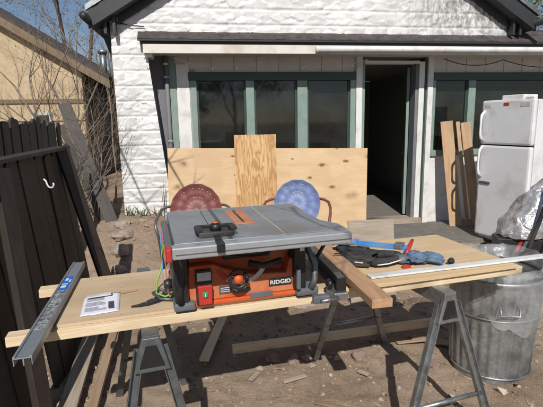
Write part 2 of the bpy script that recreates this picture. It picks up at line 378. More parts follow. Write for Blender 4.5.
# ================================================================ house
house = thing('house', 'white rock-faced house with low lean-to eave, sage green window trim and an open dark doorway', 'house', HO, HA)
def hb(name, lo, hi, m, parent=None, bevel=.002):
    return MB().box(lo, hi, bevel).build(name, m, parent or house)
SD, PD = .10, .42   # siding plane, porch wall plane
def relief(s, z, seed=0):
    """rock face courses 0.18 m high: a lip at the joint, rough block between"""
    ch = .182; k = math.floor(z / ch); f = z / ch - k
    bl = .61; off = (k % 2) * .3 + k * .17; q = (s + off) / bl; bi = math.floor(q); g_ = q - bi
    edge = min(sm(f / .10), sm((1 - f) / .07)); ve = min(sm(g_ / .025), sm((1 - g_) / .025))
    p = Vector((s * 3.0 + bi * 5.3 + seed, z * 5.5 + k * 3.1, k * 1.7))
    d_, pp = noise.voronoi(Vector((s * 7.5 + z * 3.5 + bi * 3.1 + seed, z * 12 - s * 2.0 + k * 5.7, k * 2.3 + bi)))
    c0 = pp[0]; gx = noise.noise(c0 * 7.13 + Vector((.3, .7, .1))); gz = noise.noise(c0 * 5.71 + Vector((4.3, 1.7, 9.1)))
    q0 = Vector((s * 7.5 + z * 3.5 + bi * 3.1 + seed, z * 12 - s * 2.0 + k * 5.7, 0)) - Vector((c0.x, c0.y, 0))
    fac = q0.x * gx * .026 + q0.y * gz * .030 + noise.noise(c0 * 3.3) * .008
    n_ = noise.noise(p * 2.7) * .5 + noise.noise(p * 8) * .25
    return edge * (.6 + .4 * ve) * max(.002, .015 + fac + .005 * n_) + .002
def siding(name, inside, s0, s1, z0, z1, step, parent):
    nxs = int((s1 - s0) / step) + 1; nzs = int((z1 - z0) / step) + 1; vs = []; keep = {}; fs = []
    for j in range(nzs):
        for i in range(nxs):
            s_, z_ = s0 + i * step, z0 + j * step
            s2, z2 = inside(s_, z_)
            vs.append((s2, SD - relief(s2, z2), z2))
    for j in range(nzs - 1):
        for i in range(nxs - 1):
            q = [j * nxs + i, j * nxs + i + 1, (j + 1) * nxs + i + 1, (j + 1) * nxs + i]
            a, b_, c_, d_ = (Vector(vs[k]) for k in q)
            if ((c_ - a).cross(d_ - b_)).length < 1e-6: continue
            fs.append(q)
    me = bpy.data.meshes.new(name); me.from_pydata(vs, [], fs); me.materials.append(M['siding'])
    for p in me.polygons: p.use_smooth = True
    o = bpy.data.objects.new(name, me); C.objects.link(o); o.parent = parent; return o
# gable: left corner s=-.37, right corner s=4.83, eave z 2.72, pitch 33 degrees
GL, GR, GZ, PITCH = -.37, 4.85, 2.77, .625
def gable_in(s_, z_):
    top = GZ + PITCH * min(s_ - GL + .04, GR + .04 - s_)
    return s_, min(z_, top)
siding('wall', gable_in, GL, GR, 2.50, 4.4, .0135, house)
def pier_in(s_, z_):     # end of the wall beside the recess, its edge running in towards the top
    lim = .027 + (2.5 - z_) * .1
    return min(s_, lim), z_
siding('wall', pier_in, GL, .26, .0, 2.52, .011, house)
# body of the wall behind the siding
t = MB(); t.prism([(GL + .01, 2.52), (GR - .01, 2.52), (GR - .01, GZ), ((GL + GR) / 2, GZ + PITCH * (GR - GL) / 2 - .02), (GL + .01, GZ)], 0, .18,
                  mat=Matrix(((1, 0, 0, 0), (0, 0, 1, SD + .012), (0, 1, 0, 0), (0, 0, 0, 1)))).build('wall_core', 'white', house)
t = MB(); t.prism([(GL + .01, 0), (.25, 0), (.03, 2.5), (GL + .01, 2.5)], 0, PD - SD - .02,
                  mat=Matrix(((1, 0, 0, 0), (0, 0, 1, SD + .008), (0, 1, 0, 0), (0, 0, 0, 1)))).build('pier_core', 'grey_panel', house)  # grey so the return beside the recess carries its shade in the colour
hb('side_wall', (GL + .012, PD, 0), (GL + .17, 9.0, 2.70), 'white')
hb('corner_shade_panel', (.0, PD - .012, 0), (.215, PD + .05, 2.47), 'grey_panel')  # grey board painted as the shade between siding end and downspout
# long right wall goes on behind the refrigerator
def wall_piece(a, b, z0, z1, m='panel', d=PD): return hb('porch_wall', (a, d, z0), (b, d + .10, z1), m)
wall_piece(.215, 2.90, -.1, .96); wall_piece(.215, .60, .96, 2.24); wall_piece(2.78, 2.90, .96, 2.24)
wall_piece(3.86, 8.5, -.1, 1.0, 'white')
for a0, a1 in ((.215, 2.90), (3.875, 8.5)):
    pw = MB(); x = a0; pw.box((a0, PD + .012, 2.14), (a1, PD + .08, 2.5))
    while x < a1 - .01:
        x2 = min(x + .30, a1); pw.box((x + .004, PD, 2.14), (x2 - .004, PD + .03, 2.5), .003); x = x2
    pw.build('frieze_panel', 'panel', house)
# downspout beside the recess
dp = MB(); dp.tube([(.235, PD - .06, 2.44), (.235, PD - .06, 0)], .028, 10)
dn = dp.build('downspout', 'grey_panel', house)
for z in (2.28, 2.12, 1.3): hb('bracket', (.205, PD - .095, z), (.265, PD - .0, z + .03), 'steel', dn)
hb('corner_trim', (.262, PD - .02, -.1), (.348, PD + .03, 2.42), 'green_dk' if False else 'green')
hb('corner_board', (.358, PD - .03, -.1), (.520, PD + .02, 2.30), 'white')
def window(s0, s1, z0, z1, mulls, fr=.075):
    wf = MB(); d0, d1 = PD - .035, PD + .06
    wf.box((s0, d0, z0), (s0 + fr, d1, z1), .003); wf.box((s1 - fr, d0, z0), (s1, d1, z1), .003)
    wf.box((s0, d0 - .004, z0 - .05), (s1, d1, z0 + .035), .003)
    w_ = wf.build('window', 'green', house)
    hb('header', (s0 - .02, d0 - .008, z1 - .03), (s1 + .02, d1, z1 + .08), 'green_dk', w_)
    for a, b in mulls: hb('mullion', (a, d0 + .006, z0 + .03), (b, d1 - .01, z1 - .03), 'green', w_)
    edges = [s0 + fr] + [q for m_ in mulls for q in m_] + [s1 - fr]
    for a, b in zip(edges[::2], edges[1::2]):
        hb('pane', (a + .002, PD + .02, z0 + .03), (b - .002, PD + .03, z1 - .03), 'glass', w_)
        hb('sash', (a + .002, PD + .005, z0 + .03), (a + .028, PD + .045, z1 - .03), 'green_dk', w_)
        hb('sash', (b - .028, PD + .005, z0 + .03), (b - .002, PD + .045, z1 - .03), 'green_dk', w_)
    return w_
window(.53, 2.80, 1.0, 2.12, [(1.263, 1.372), (1.969, 2.11)])
window(3.957, 8.3, 1.05, 2.11, [(4.522, 4.634), (5.9, 6.0), (7.2, 7.3)], .045)
hb('white_post', (2.806, PD - .045, -.1), (2.893, PD + .02, 2.42), 'white')
hb('white_post', (3.874, PD - .045, -.1), (3.953, PD + .02, 2.42), 'white')
df = hb('door_frame', (2.896, PD - .03, .02), (2.936, PD + .12, 2.34), 'green')
hb('side_jamb', (3.745, PD - .03, .02), (3.825, PD + .12, 2.34), 'white', df)
hb('inner_jamb', (3.700, PD - .01, .02), (3.742, PD + .14, 2.34), 'grey_panel', df)
hb('head_jamb', (2.936, PD - .03, 2.31), (3.745, PD + .12, 2.35), 'white', df)
hb('trim_gap', (3.828, PD - .005, .02), (3.872, PD + .12, 2.38), 'green_dk', df)
hb('threshold', (2.90, PD - .10, -.02), (3.83, PD + .16, .085), 'weathered', df)
dr = MB(); dr.box((0, -.02, .1), (.82, .02, 2.28), .003, mat=Matrix.Translation((3.68, PD + .17, 0)) @ Matrix.Rotation(R(66), 4, 'Z'))
dr = dr.build('door', 'green', house)
MB().lathe([(.0, .0), (.026, .01), (.03, .03), (.018, .05), (0, .055)], 14, mat=Matrix.Translation((3.94, PD + .86, 1.0)) @ Matrix.Rotation(R(-24), 4, 'Z') @ Matrix.Rotation(R(90), 4, 'Y')).build('knob', 'steel', dr)
# the room seen through the doorway
rm = MB(); rm.box((2.7, PD + 3.9, 0), (4.6, PD + 3.98, 2.4)); rm.box((2.70, PD + .12, 0), (2.76, PD + 3.88, 2.4)); rm.box((4.54, PD + .12, 0), (4.60, PD + 3.88, 2.4)); rm.box((2.7, PD + .12, 2.41), (4.6, PD + 3.98, 2.46))
rm.box((2.77, PD + .125, 0), (2.90, PD + .2, 2.4)); rm.box((3.75, PD + .145, 0), (4.53, PD + .2, 2.4))
rm.build('hall_interior', 'int', house)
hb('hall_floor', (2.77, PD + .165, .03), (4.53, PD + 3.88, .075), 'intfloor')
# lean-to roof, fascia, gutter
rf = MB()
def roofpt(u_, v_): 
    s_ = -.05 + u_ * 8.9; d_ = -.05 + v_ * .28
    return (s_, d_, 2.545 + v_ * .205 + noise.noise(Vector((s_ * 2, v_ * 3, 0))) * .004)
rf.grid(roofpt, 90, 4, True)
rf = rf.build('roof', 'shingle', house, solid=.018)
MB().box((-.05, -.050, 2.512), (8.85, -.034, 2.545), .003).build('shingle_edge', 'trim_black', rf)
rb = MB()
for k in range(3): rb.grid(lambda a, b, k=k: (-.05 + a * 8.9, -.055 + .075 * k + b * .09, 2.530 + .060 * k + b * .058 + .009 + noise.noise(Vector((a * 60 + k * 9, 0, k))) * .005), 300, 2, False)
rb.build('shingle_course', 'shingle', rf, solid=.008)
hb('fascia', (.005, -.03, 2.375), (8.8, -.005, 2.478), 'fascia')
hb('soffit', (.0, .0, 2.40), (8.8, .6, 2.425), 'panel')
hb('eave_shadow_strip', (-.02, -.012, 2.482), (8.8, .095, 2.530), 'trim_black')  # black strip paints the shadow gap between fascia and shingles
gt = MB(); gt.tube([(2.11, -.062, 2.425), (3.4, -.064, 2.43), (5.0, -.066, 2.432), (8.8, -.066, 2.44)], .038, 14)
gt.tube([(2.11, -.062, 2.425), (2.14, -.062, 2.425)], .045, 14)
gt.build('gutter', 'white', house)
ic = hb('rafter_tail_block', (.02, .01, 2.34), (.10, .30, 2.40), 'white')
# main roof: rake overhangs
def rake(side):
    # outline in (s,z): soffit slab projecting 0.42 in front of the gable, from the eave tip up past the frame
    sx = -1 if side == 'L' else 1; s0 = GL - .17 if side == 'L' else GR + .24; ap = (GL + GR) / 2; zt = GZ + (.06 if side == 'R' else .02)
    def P(q, up): return (s0 + (ap - s0) * q, zt - .15 + PITCH * abs((ap - s0) * q) + up)
    a = MB(); Q = Matrix(((1, 0, 0, 0), (0, 0, 1, -.12), (0, 1, 0, 0), (0, 0, 0, 1)))
    poly = [P(0, .06), P(1, .06), P(1, .20), P(0, .20)]
    a.prism(poly, .04, 9.4, mat=Q)
    rr = a.build('main_roof', 'shingle', house)
    a = MB(); a.prism([P(0, .0), P(1, .0), P(1, .058), P(0, .058)], .036, .215, mat=Q); so_ = a.build('rake_soffit', 'soffit', rr)
    a = MB(); a.prism([P(-.01, -.03), P(1, -.03), P(1, .15), P(-.01, .15)], .0, .035, mat=Q); a.build('rake_board', 'trim_black', rr)
    a = MB(); a.prism([P(-.015, .152), P(1, .152), P(1, .215), P(-.015, .215)], -.02, .03, mat=Q); a.build('drip_edge', 'steel', rr)
    a = MB(); a.prism([P(.10, -.10), P(1, -.10), P(1, -.003), P(.10, -.003)], .16, .208, mat=Q); a.build('frieze_board', 'trim_black', rr)
    a = MB(); a.box((min(s0, s0 - sx * .30), .10, zt - .13), (max(s0, s0 - sx * .30), 9.0, zt - .10)); a.build('eave_soffit', 'soffit', rr)
    a = MB(); a.tube([(s0 + sx * .035, -.30, zt - .06), (s0 + sx * .035, 9.0, zt - .06)], .045, 8); a.build('eave_gutter', 'trim_black', rr)
    if side == 'L': a = MB(); a.prism([(s0 - sx * .03, zt - .10), (s0 - sx * .235, zt - .02), (s0 - sx * .235, 2.16), (s0 - sx * .20, 2.16)], .33, .60, mat=Q); a.build('cornice_return', 'soffit', rr)
    for k in (0, .10):
        hb('eave_bracket', (min(s0 - sx * (.12 + k), s0 - sx * (.155 + k)), -.04, zt - .20), (max(s0 - sx * (.12 + k), s0 - sx * (.155 + k)), .07, zt + .02), 'trim_black', rr)
rake('L'); rake('R')
# power cable stapled across the gable
tag(MB().tube([(-.33, .06, 2.74), (-.12, .05, 2.70), (.03, .06, 2.69)], .006, 6).build('service_cable', 'black', None, Matrix.Translation(HO) @ Matrix.Rotation(HA, 4, 'Z')), 'short black cable stapled to the white siding above the lean-to roof end', 'cable')
HM = Matrix.Translation(HO) @ Matrix.Rotation(HA, 4, 'Z')
# a hook under the eave end
tag(MB().tube([(.045, -.015, 2.38), (.045, -.02, 2.34), (.035, -.03, 2.31), (.02, -.03, 2.305), (.01, -.03, 2.325)], .005, 6).build('eave_hook', 'steel_dk', None, HM), 'small dark metal hook hanging from the left end of the cream fascia', 'hook')
# string lights
def stringlight(pts, label):
    root = thing('string_light', label, 'string light', HO, HA, 'string lights under the eave'); P_ = []
    for (a, za), (b, zb), sag in pts:
        for k in range(13): f = k / 12; P_.append((a + (b - a) * f, .20 , za + (zb - za) * f - sag * 4 * f * (1 - f)))
    MB().tube(P_, .006, 5).build('wire', 'black' if pts[0][0][0] > 2.5 else 'ltgrey', root)
    for k in range(2, len(P_), 3):
        x_, y_, z_ = P_[k]; MB().blob((x_, y_, z_ - .02), (.012, .012, .02), 1, 0).build('bulb', 'bulb', root)
stringlight([((.30, 2.37), (1.55, 2.355), .13), ((1.55, 2.355), (2.9, 2.34), .11)], 'pale string light sagging above the three-light window left of the doorway')
stringlight([((4.0, 2.35), (4.9, 2.34), .08), ((4.9, 2.34), (6.2, 2.34), .10)], 'dark string light sagging above the window behind the refrigerator')
# concrete step
tag(MB().box((2.2, -.75, -.1), (4.75, .25, .035), .01).build('porch_step', 'deck', None, HM), 'low grey concrete step slab in front of the open doorway', 'step')

# ================================================================ neighbour house
nh = thing('neighbour_house', 'yellow neighbouring house with dark sloping roof behind the left fence', 'house', (-3.70, 9.0, 0), R(8))
def nb(name, lo, hi, m, parent=None): return MB().box(lo, hi, .004).build(name, m, parent or nh)
Q = Matrix(((1, 0, 0, 0), (0, 0, 1, 0), (0, 1, 0, 0), (0, 0, 0, 1)))
MB().prism([(-7, -.3), (0, -.3), (0, 2.62), (-7, 2.62 + 7 * .62)], 0, .2, mat=Q).build('front_wall', 'yellow', nh)
MB().box((-.1, .21, -.3), (0, 8, 2.55)).build('side_wall', 'soffit', nh)  # side turned from the sun, its shade put into the dark colour
a = MB(); a.prism([(.55, 2.32), (-7, 2.32 + 7.55 * .62), (-7, 2.48 + 7.55 * .62), (.55, 2.48)], -.14, 8, mat=Q); a = a.build('roof', 'shingle', nh)
MB().prism([(.56, 2.24), (-7, 2.24 + 7.56 * .62), (-7, 2.40 + 7.56 * .62), (.56, 2.40)], -.18, -.142, mat=Q).build('rake_board', 'yellow_dk', a)
v1 = MB().tube([(.25, .9, 2.55), (.25, .9, 3.05)], .07, 12).tube([(.25, .9, 3.05), (.25, .9, 3.12)], .10, 12).build('vent_pipe', 'steel', a)
nb('belt_trim', (-7, -.03, 1.98), (.0, -.002, 2.06), 'yellow_dk')
nb('belt_trim', (-7, -.03, 1.64), (.0, -.002, 1.68), 'yellow')
for s0, s1, z0, z1 in ((-.98, -.62, 1.35, 1.80), (-2.6, -1.72, 1.0, 1.9)):
    wn = nb('window', (s0, -.05, z0), (s1, -.004, z1), 'ltgrey'); nb('pane', (s0 + .05, -.06, z0 + .05), (s1 - .05, -.052, z1 - .05), 'glass', wn)

sh = thing('reflection_shed', 'unseen pale wooden shed added behind the camera for the windows to mirror', 'shed', (-1.5, -9.0, 0), 0)  # unseen, added to give the house windows something to reflect
MB().box((-3.5, -2, -.1), (2.5, 0, 2.3)).build('wall', 'panel', sh); MB().prism([(-3.8, 2.3), (2.8, 2.3), (-.5, 3.4)], -2.2, .2, mat=Q).build('roof', 'shingle', sh)
MB().box((-1.2, .005, 0), (-.3, .05, 2.0)).build('door', 'green', sh)
# ================================================================ trees and shrubs
def branch(mb, tips, p, d, L, r, depth, spread, rnd, up=.1, seg=5):
    pts = [p.copy()]; rad = [r]; q = p.copy(); dd = d.normalized()
    for k in range(seg):
        dd = (dd + Vector((rnd.gauss(0, .12), rnd.gauss(0, .12), rnd.gauss(0, .08) + up * .15))).normalized(); q = q + dd * L / seg
        pts.append(q.copy()); rad.append(r * (1 - .55 * (k + 1) / seg))
    mb.tube(pts, rad, 6 if r > .01 else 4)
    if depth <= 0: tips.extend(pts[2:]); return
    for k in range(rnd.randint(3, 4)):
        i = rnd.randint(2, seg); nd = (dd + Vector((rnd.gauss(0, spread), rnd.gauss(0, spread), rnd.gauss(0, spread * .8)))).normalized()
        branch(mb, tips, pts[i], nd, L * rnd.uniform(.5, .8), rad[i] * .62, depth - 1, spread, rnd, up, seg)
def leaves(tips, n, size, rnd, sc=.06):
    mb = MB(); t_ = bmesh.new()
    for _ in range(n):
        p = rnd.choice(tips) + Vector((rnd.gauss(0, sc), rnd.gauss(0, sc), rnd.gauss(0, sc)))
        a = Vector((rnd.gauss(0, 1), rnd.gauss(0, 1), rnd.gauss(0, 1))).normalized(); b = a.orthogonal().normalized(); s = size * rnd.uniform(.6, 1.4)
        t_.faces.new([t_.verts.new(p + a * s), t_.verts.new(p + b * s * .5), t_.verts.new(p - a * s), t_.verts.new(p - b * s * .5)])
    mb._add(t_); return mb
def tree(name, label, cat, base, stems, nleaf, lsize, lm, seed, group=None, wood='bark', sc=.06, up=.1):
    rnd = random.Random(seed); root = thing(name, label, cat, base, 0, group); mb = MB(); tips = []
    for d, L, r, depth, spread in stems: branch(mb, tips, Vector((rnd.uniform(-.05, .05), rnd.uniform(-.05, .05), 0)), Vector(d), L, r, depth, spread, rnd, up)
    mb.build('trunk', wood, root)
    if nleaf: leaves(tips, nleaf, lsize, rnd, sc).build('crown', lm, root)
    return root
tree('bare_tree', 'tangled bare tree leaning left in front of the yellow house', 'tree', (-2.30, 6.3, .1),
     [((-.42, .1, 1), 2.6, .035, 3, .42), ((-.75, 0, 1), 2.4, .03, 3, .42), ((-.12, .1, 1), 2.0, .02, 3, .4), ((-1.1, 0, .85), 2.2, .022, 3, .42), ((-.25, .0, 1), 1.6, .02, 3, .4)], 260, .010, 'vine', 3, wood='twig')
tree('bare_tree', 'tall bare tree with pale buds rising between the two houses', 'tree', (-4.7, 13.0, 0),
     [((.05, 0, 1), 4.2, .10, 4, .42), ((.3, 0, 1), 3.4, .06, 4, .45), ((-.4, 0, 1), 3.6, .07, 4, .45)], 2600, .028, 'leaf', 11, wood='twig')
tree('bare_tree', 'dark budding tree against the sky above the left roof', 'tree', (-8.0, 19, 0),
     [((.16, 0, 1), 7.6, .12, 4, .38), ((-.1, 0, 1), 7.4, .12, 4, .4), ((.4, 0, 1), 7.0, .12, 4, .4)], 3500, .04, 'leaf', 21)
tree('leafy_tree', 'leafy tree behind the right end of the white gable', 'tree', (7.7, 12.0, 0),
     [((.0, 0, 1), 3.4, .13, 4, .45), ((.3, 0, 1), 3.2, .1, 4, .45), ((-.2, 0, 1), 3.0, .1, 4, .45)], 8000, .05, 'leaf', 31, sc=.12)
tree('bare_tree', 'thick tangle of bare stems crowding the yellow wall above the fence', 'tree', (-3.6, 7.6, .0),
     [((-.5, .1, 1), 2.6, .03, 4, .5), ((.1, 0, 1), 2.6, .03, 4, .5), ((-.9, 0, .9), 2.4, .03, 4, .5)], 300, .012, 'vine', 8, wood='twig')
rnd = random.Random(5)
for k, (bx, by, lab) in enumerate(((-2.42, 5.45, 'dry tangled vine hanging over the leaning grey planks'), (-2.12, 5.2, 'dry twiggy bush at the foot of the leaning grey plank'), (-2.35, 4.9, 'brown vine growing along the top of the left fence'))):
    tree('dry_vine', lab, 'vine', (bx, by, gh(bx, by) - .03), [((rnd.uniform(-.4, .2), rnd.uniform(-.2, .2), 1), rnd.uniform(.8, 1.1), .010, 3, .45) for _ in range(5)], 40, .008, 'vine', 50 + k, 'dry vines along the fence', 'twig', .05)
for k, (s_, d_) in enumerate(((-.30, .02), (.02, .03), (.13, .0), (-.16, .02))):
    P_ = HM @ Vector((s_, d_, 0)); lab = ['small green weed at the left corner of the white siding', 'dry weed at the foot of the white siding', 'tall dry stalk beside the left edge of the plywood', 'low green weed against the white siding base'][k]
    rr = random.Random(k); mb = MB()
    for q in range(16 if k != 2 else 3):
        L = rr.uniform(.05, .14) if k != 2 else rr.uniform(.3, .52); dx, dy = rr.gauss(0, .05), rr.gauss(0, .04); ox, oy = rr.uniform(-.06, .06) * (k != 2), rr.uniform(-.03, .0)
        mb.tube([(ox, oy, -.03), (ox + dx * .4, oy + dy * .4, L * .6), (ox + dx, oy + dy, L)], [.005, .004, .001], 4)
    tag(mb.build('weed', 'weed' if k in (0, 3) else 'twig', None, Matrix.Translation((P_.x, P_.y, gh(P_.x, P_.y)))), lab, 'weed', 'weeds along the siding')

tree('leafy_tree', 'unseen budding tree added behind the camera for the window glass to mirror', 'tree', (3.5, -11.0, 0), [((.0, 0, 1), 3.4, .13, 4, .5), ((.4, 0, 1), 3.2, .1, 4, .5)], 5000, .06, 'leaf', 41, sc=.15)  # unseen tree, added for the reflection in the panes
tree('leafy_tree', 'unseen dark tree added beside the shed for the window glass to mirror', 'tree', (.9, -12.0, 0), [((.0, 0, 1), 3.0, .13, 4, .5), ((-.4, 0, 1), 3.2, .1, 4, .5)], 5000, .06, 'leaf', 42, sc=.15)  # second unseen tree, also added for the pane reflections
# ================================================================ fences
def picket_fence(label, p0, p1, z0, h, n, m, lean=0, jag=.03, gaps=(), posts=(), rails=(.35, .8), pw=None):
    p0, p1 = Vector(p0), Vector(p1); L = (p1 - p0).length; ang = math.atan2((p1 - p0).y, (p1 - p0).x)
    root = thing('board_fence', label, 'fence', p0, ang, 'dark board fences along the left side'); root.rotation_euler = Euler((lean, 0, ang), 'XYZ')
    rr = random.Random(n); wv = L / n
    for k in range(n):
        if k in gaps: continue
        hh = h + rr.uniform(-jag, jag); x_ = k * wv; b = MB(); t_ = R(rr.gauss(0, .5))
        b.prism([(0, z0), (wv * .97, z0), (wv * .97, hh - .02), (wv * .72, hh), (wv * .25, hh + rr.uniform(-.01, .01)), (0, hh - .03)], 0, .019, mat=Matrix.Translation((x_, 0, 0)) @ Matrix.Rotation(t_, 4, 'Y') @ Matrix(((1, 0, 0, 0), (0, 0, 1, rr.uniform(-.006, .006)), (0, 1, 0, 0), (0, 0, 0, 1))))
        # grain along the board height: wood grain follows local X, so build with rotated object
        o = b.build('fence_board', m, root)
    for z in rails:
        MB().box((0, .028, z), (L, .065, z + .09), .004).build('rail', m, root)
    return root
picket_fence('taller dark picket fence at the back with jagged board tops', (-1.93, 2.4, 0), (-2.14, 4.55, 0), -.05, 1.60, 27, 'fence_dark', R(0), .035, gaps=(9,))
picket_fence('nearer dark fence panel leaning outwards with a straight top rail', (-1.14, 1.25, 0), (-1.43, 3.36, 0), -.05, 1.37, 15, 'fence_dark', R(-5.5), .004, gaps=(7,))
# loose boards set against the panel
plank('fence_post', (-1.17, 1.98, -.03), (-1.36, 2.18, 1.34), .09, .04, 'fence_brown', 'brown weathered post standing against the near fence panel below the hook', 'post', up=(1, -.25, 0))
plank('loose_board', (-1.30, 3.42, 0), (-1.53, 3.22, 1.40), .10, .03, 'fence_brown', 'narrow slanted board at the far end of the near fence panel', 'board', up=(1, -.6, .1))
plank('rail_board', (-1.36, 1.9, 1.36), (-1.55, 3.32, 1.375), .10, .022, 'fence_brown', 'long board capping the top of the near fence panel', 'board')
tag(MB().tube([(0, 0, 0), (.014, -.004, -.012), (.02, -.006, -.032), (.028, -.008, -.046), (.042, -.01, -.052), (.056, -.012, -.048), (.062, -.012, -.034), (.060, -.012, -.022)], .005, 8).build('white_hook', 'white', None, Matrix.Translation((-1.36, 2.62, 1.235))), 'white U-shaped hook on the near dark fence panel', 'hook')
# leaning grey planks at the end of the fence
plank('leaning_plank', (-1.93, 5.20, .38), (-2.42, 5.32, 1.80), .14, .03, 'grey_wood', 'wide grey weathered plank leaning left beside the rocks', 'plank', up=(.35, -1, .1), group='grey planks at the fence end')
plank('leaning_plank', (-2.06, 5.25, .36), (-2.45, 5.25, 1.55), .08, .03, 'grey_wood', 'narrow grey plank leaning behind the wide one', 'plank', up=(.5, -1, .1), group='grey planks at the fence end')
plank('light_stake', (-1.265, 2.12, 0), (-1.40, 2.25, 1.0), .022, .012, 'weathered', 'thin pale stake standing at the gap in the near fence panel', 'stake', up=(1, -.3, 0))

# rocks
def rock(x, y, rx, ry, rz, m, label, group, seed, sub=3):
    o = MB().blob((0, 0, 0), (rx, ry, rz), sub, .28, 2.6, seed, smooth=False).build('rock', m); o.location = (x, y, gh(x, y) + rz * .35); o.rotation_euler = (0, 0, seed)
    return tag(o, label, 'rock', group)
G1 = 'rocks beside the fence end'
rock(-1.66, 4.75, .13, .10, .06, 'stone', 'largest pale flat rock below the leaning grey plank', G1, 1)
rock(-1.58, 4.42, .11, .09, .065, 'stone', 'rounded pale rock just in front of the flat one', G1, 2)
rock(-1.50, 4.10, .07, .06, .04, 'stone', 'small pale rock nearest the dark fence panel end', G1, 3)
rock(-1.74, 5.0, .09, .08, .05, 'stone', 'small rock at the foot of the leaning grey plank', G1, 4)
rock(-1.16, 3.62, .05, .05, .025, 'stone2', 'little brown rock on the dirt just behind the left bench end', G1, 5)
rock(-1.0, 5.02, .10, .08, .06, 'stone2', 'dark rock by the red chair at the mound edge', G1, 6)
rock(-.98, 4.72, .08, .06, .05, 'stone', 'pinkish rock half hidden behind the saw table corner', G1, 7)
for k, (rx_, ry_, lab) in enumerate(((-1.66, 5.36, 'small rock at the siding corner'), (-1.48, 5.40, 'small grey rock under the siding between weeds'), (-1.2, 5.42, 'small brown rock at the plywood foot'))):
    rock(rx_, ry_, .045, .04, .03, 'stone2', lab, 'rocks along the siding base', 8 + k)
G2 = 'rocks under and in front of the bench'
rock(.565, 2.66, .055, .05, .045, 'stone2', 'round brown rock in the sun in front of the long ground board', G2, 21)
rock(-.02, 2.70, .05, .045, .04, 'stone2', 'rock in the shade under the left end of the ground board', G2, 22)
rock(.12, 2.68, .04, .035, .035, 'stone2', 'small rock under the ground board, right of the first', G2, 23)
rock(.73, 2.35, .018, .015, .012, 'stone', 'tiny pale stone near the right sawhorse foot', G2, 24, 2)
rock(-.1, 2.60, .03, .025, .02, 'stone', 'pale pebble at the edge of the bench shadow', G2, 25, 2)
rock(.0, 2.57, .025, .02, .018, 'stone2', 'brown pebble at the edge of the bench shadow', G2, 26, 2)
rock(1.02, 2.60, .05, .04, .03, 'stone2', 'brown rock between the right sawhorse legs', G2, 27)
rock(.25, 3.55, .10, .05, .03, 'stone', 'pale chunk of rubble lit by sun behind the bench', G2, 28)

# clods and chips scattered
def scatter(name, n, region, size, m, kind='rock', seed=1):
    rr = random.Random(seed); vs = []; fs = []
    base = [Vector(v) for v in ((1, 0, 0), (-1, 0, 0), (0, 1, 0), (0, -1, 0), (0, 0, 1), (0, 0, -1))]; F = ((0, 2, 4), (2, 1, 4), (1, 3, 4), (3, 0, 4), (2, 0, 5), (1, 2, 5), (3, 1, 5), (0, 3, 5))
    for _ in range(n):
        x_, y_ = rr.uniform(region[0], region[1]), rr.uniform(region[2], region[3])
        if noise.noise(Vector((x_ * 1.7, y_ * 1.7, seed))) < rr.uniform(-.5, .25): continue
        s = size * math.exp(rr.gauss(0, .45)); a = rr.uniform(0, 6.28)
        sx_, sy_, sz_ = (s * rr.uniform(.7, 1.2), s * rr.uniform(.6, 1.1), s * rr.uniform(.4, .8)) if kind == 'rock' else (s * rr.uniform(1.5, 4), s * rr.uniform(.2, .5), s * .14)
        z_ = gh(x_, y_) + sz_ * .3; rot = Euler((rr.gauss(0, .25), rr.gauss(0, .25), a)).to_matrix(); k = len(vs)
        for b in base: vs.append(Vector((x_, y_, z_)) + rot @ Vector((b.x * sx_ * rr.uniform(.75, 1.2), b.y * sy_ * rr.uniform(.75, 1.2), b.z * sz_)))
        fs += [tuple(k + i for i in f) for f in F]
    me = bpy.data.meshes.new(name); me.from_pydata(vs, [], fs); me.materials.append(M[m]); o = bpy.data.objects.new(name, me); C.objects.link(o); o['kind'] = 'stuff'
    return o
o = scatter('gravel', 9000, (-1.8, 2.6, 1.9, 5.4), .0055, 'clod', seed=2); o['label'] = 'loose gravel and dirt clods strewn over the yard'; o['category'] = 'gravel'
o = scatter('dirt_clumps', 1800, (-1.7, 2.4, 1.9, 5.3), .015, 'clod', seed=3); o['label'] = 'larger lumps of dry dirt strewn over the yard'; o['category'] = 'dirt clumps'
o = scatter('wood_chips', 420, (-1.3, 2.2, 1.9, 4.2), .013, 'chips', 'chip', 4); o['label'] = 'splinters and wood chips on the dirt around the bench'; o['category'] = 'wood chips'

# ================================================================ behind the bench: plywood, chairs, leaning boards, fridge
def sheet(name, p0, p1, h, lean, th, m, label, group=None):
    """upright sheet: lower edge p0->p1, leaning back by lean metres at its top; local X along the lower edge"""
    f = frame(p0, p1, (0, 0, 1)); L = (Vector(p1) - Vector(p0)).length
    o = MB().box((0, 0, 0), (L, th, h), .002).build(name, m); o.matrix_world = f @ Matrix.Rotation(-math.atan2(lean, h), 4, 'X')
    return tag(o, label, 'plywood', group)
ps = sheet('plywood_sheet', (-1.235, 5.12, .03), (1.20, 5.45, -.035), 1.235, .10, .012, 'ply', 'large plywood sheet standing on its long edge below the window', 'plywood stood against the house')
# narrow strip, grain upright: local X is up
f = Matrix(((0, 1, 0, -.055), (0, 0, -1, 5.135), (1, 0, 0, .0), (0, 0, 0, 1)))
o = MB().box((0, -.245, 0), (1.40, .245, .012), .002).build('plywood_strip', 'ply_strip')
o.matrix_world = Matrix.Translation((-.17, 5.13, 0)) @ Matrix.Rotation(R(7), 4, 'Z') @ Matrix.Rotation(R(-3), 4, 'X') @ Matrix(((0, -1, 0, 0), (0, 0, -1, 0), (1, 0, 0, 0), (0, 0, 0, 1)))
tag(o, 'narrow flame-grained plywood piece stood upright in front of the large sheet', 'plywood', 'plywood stood against the house')

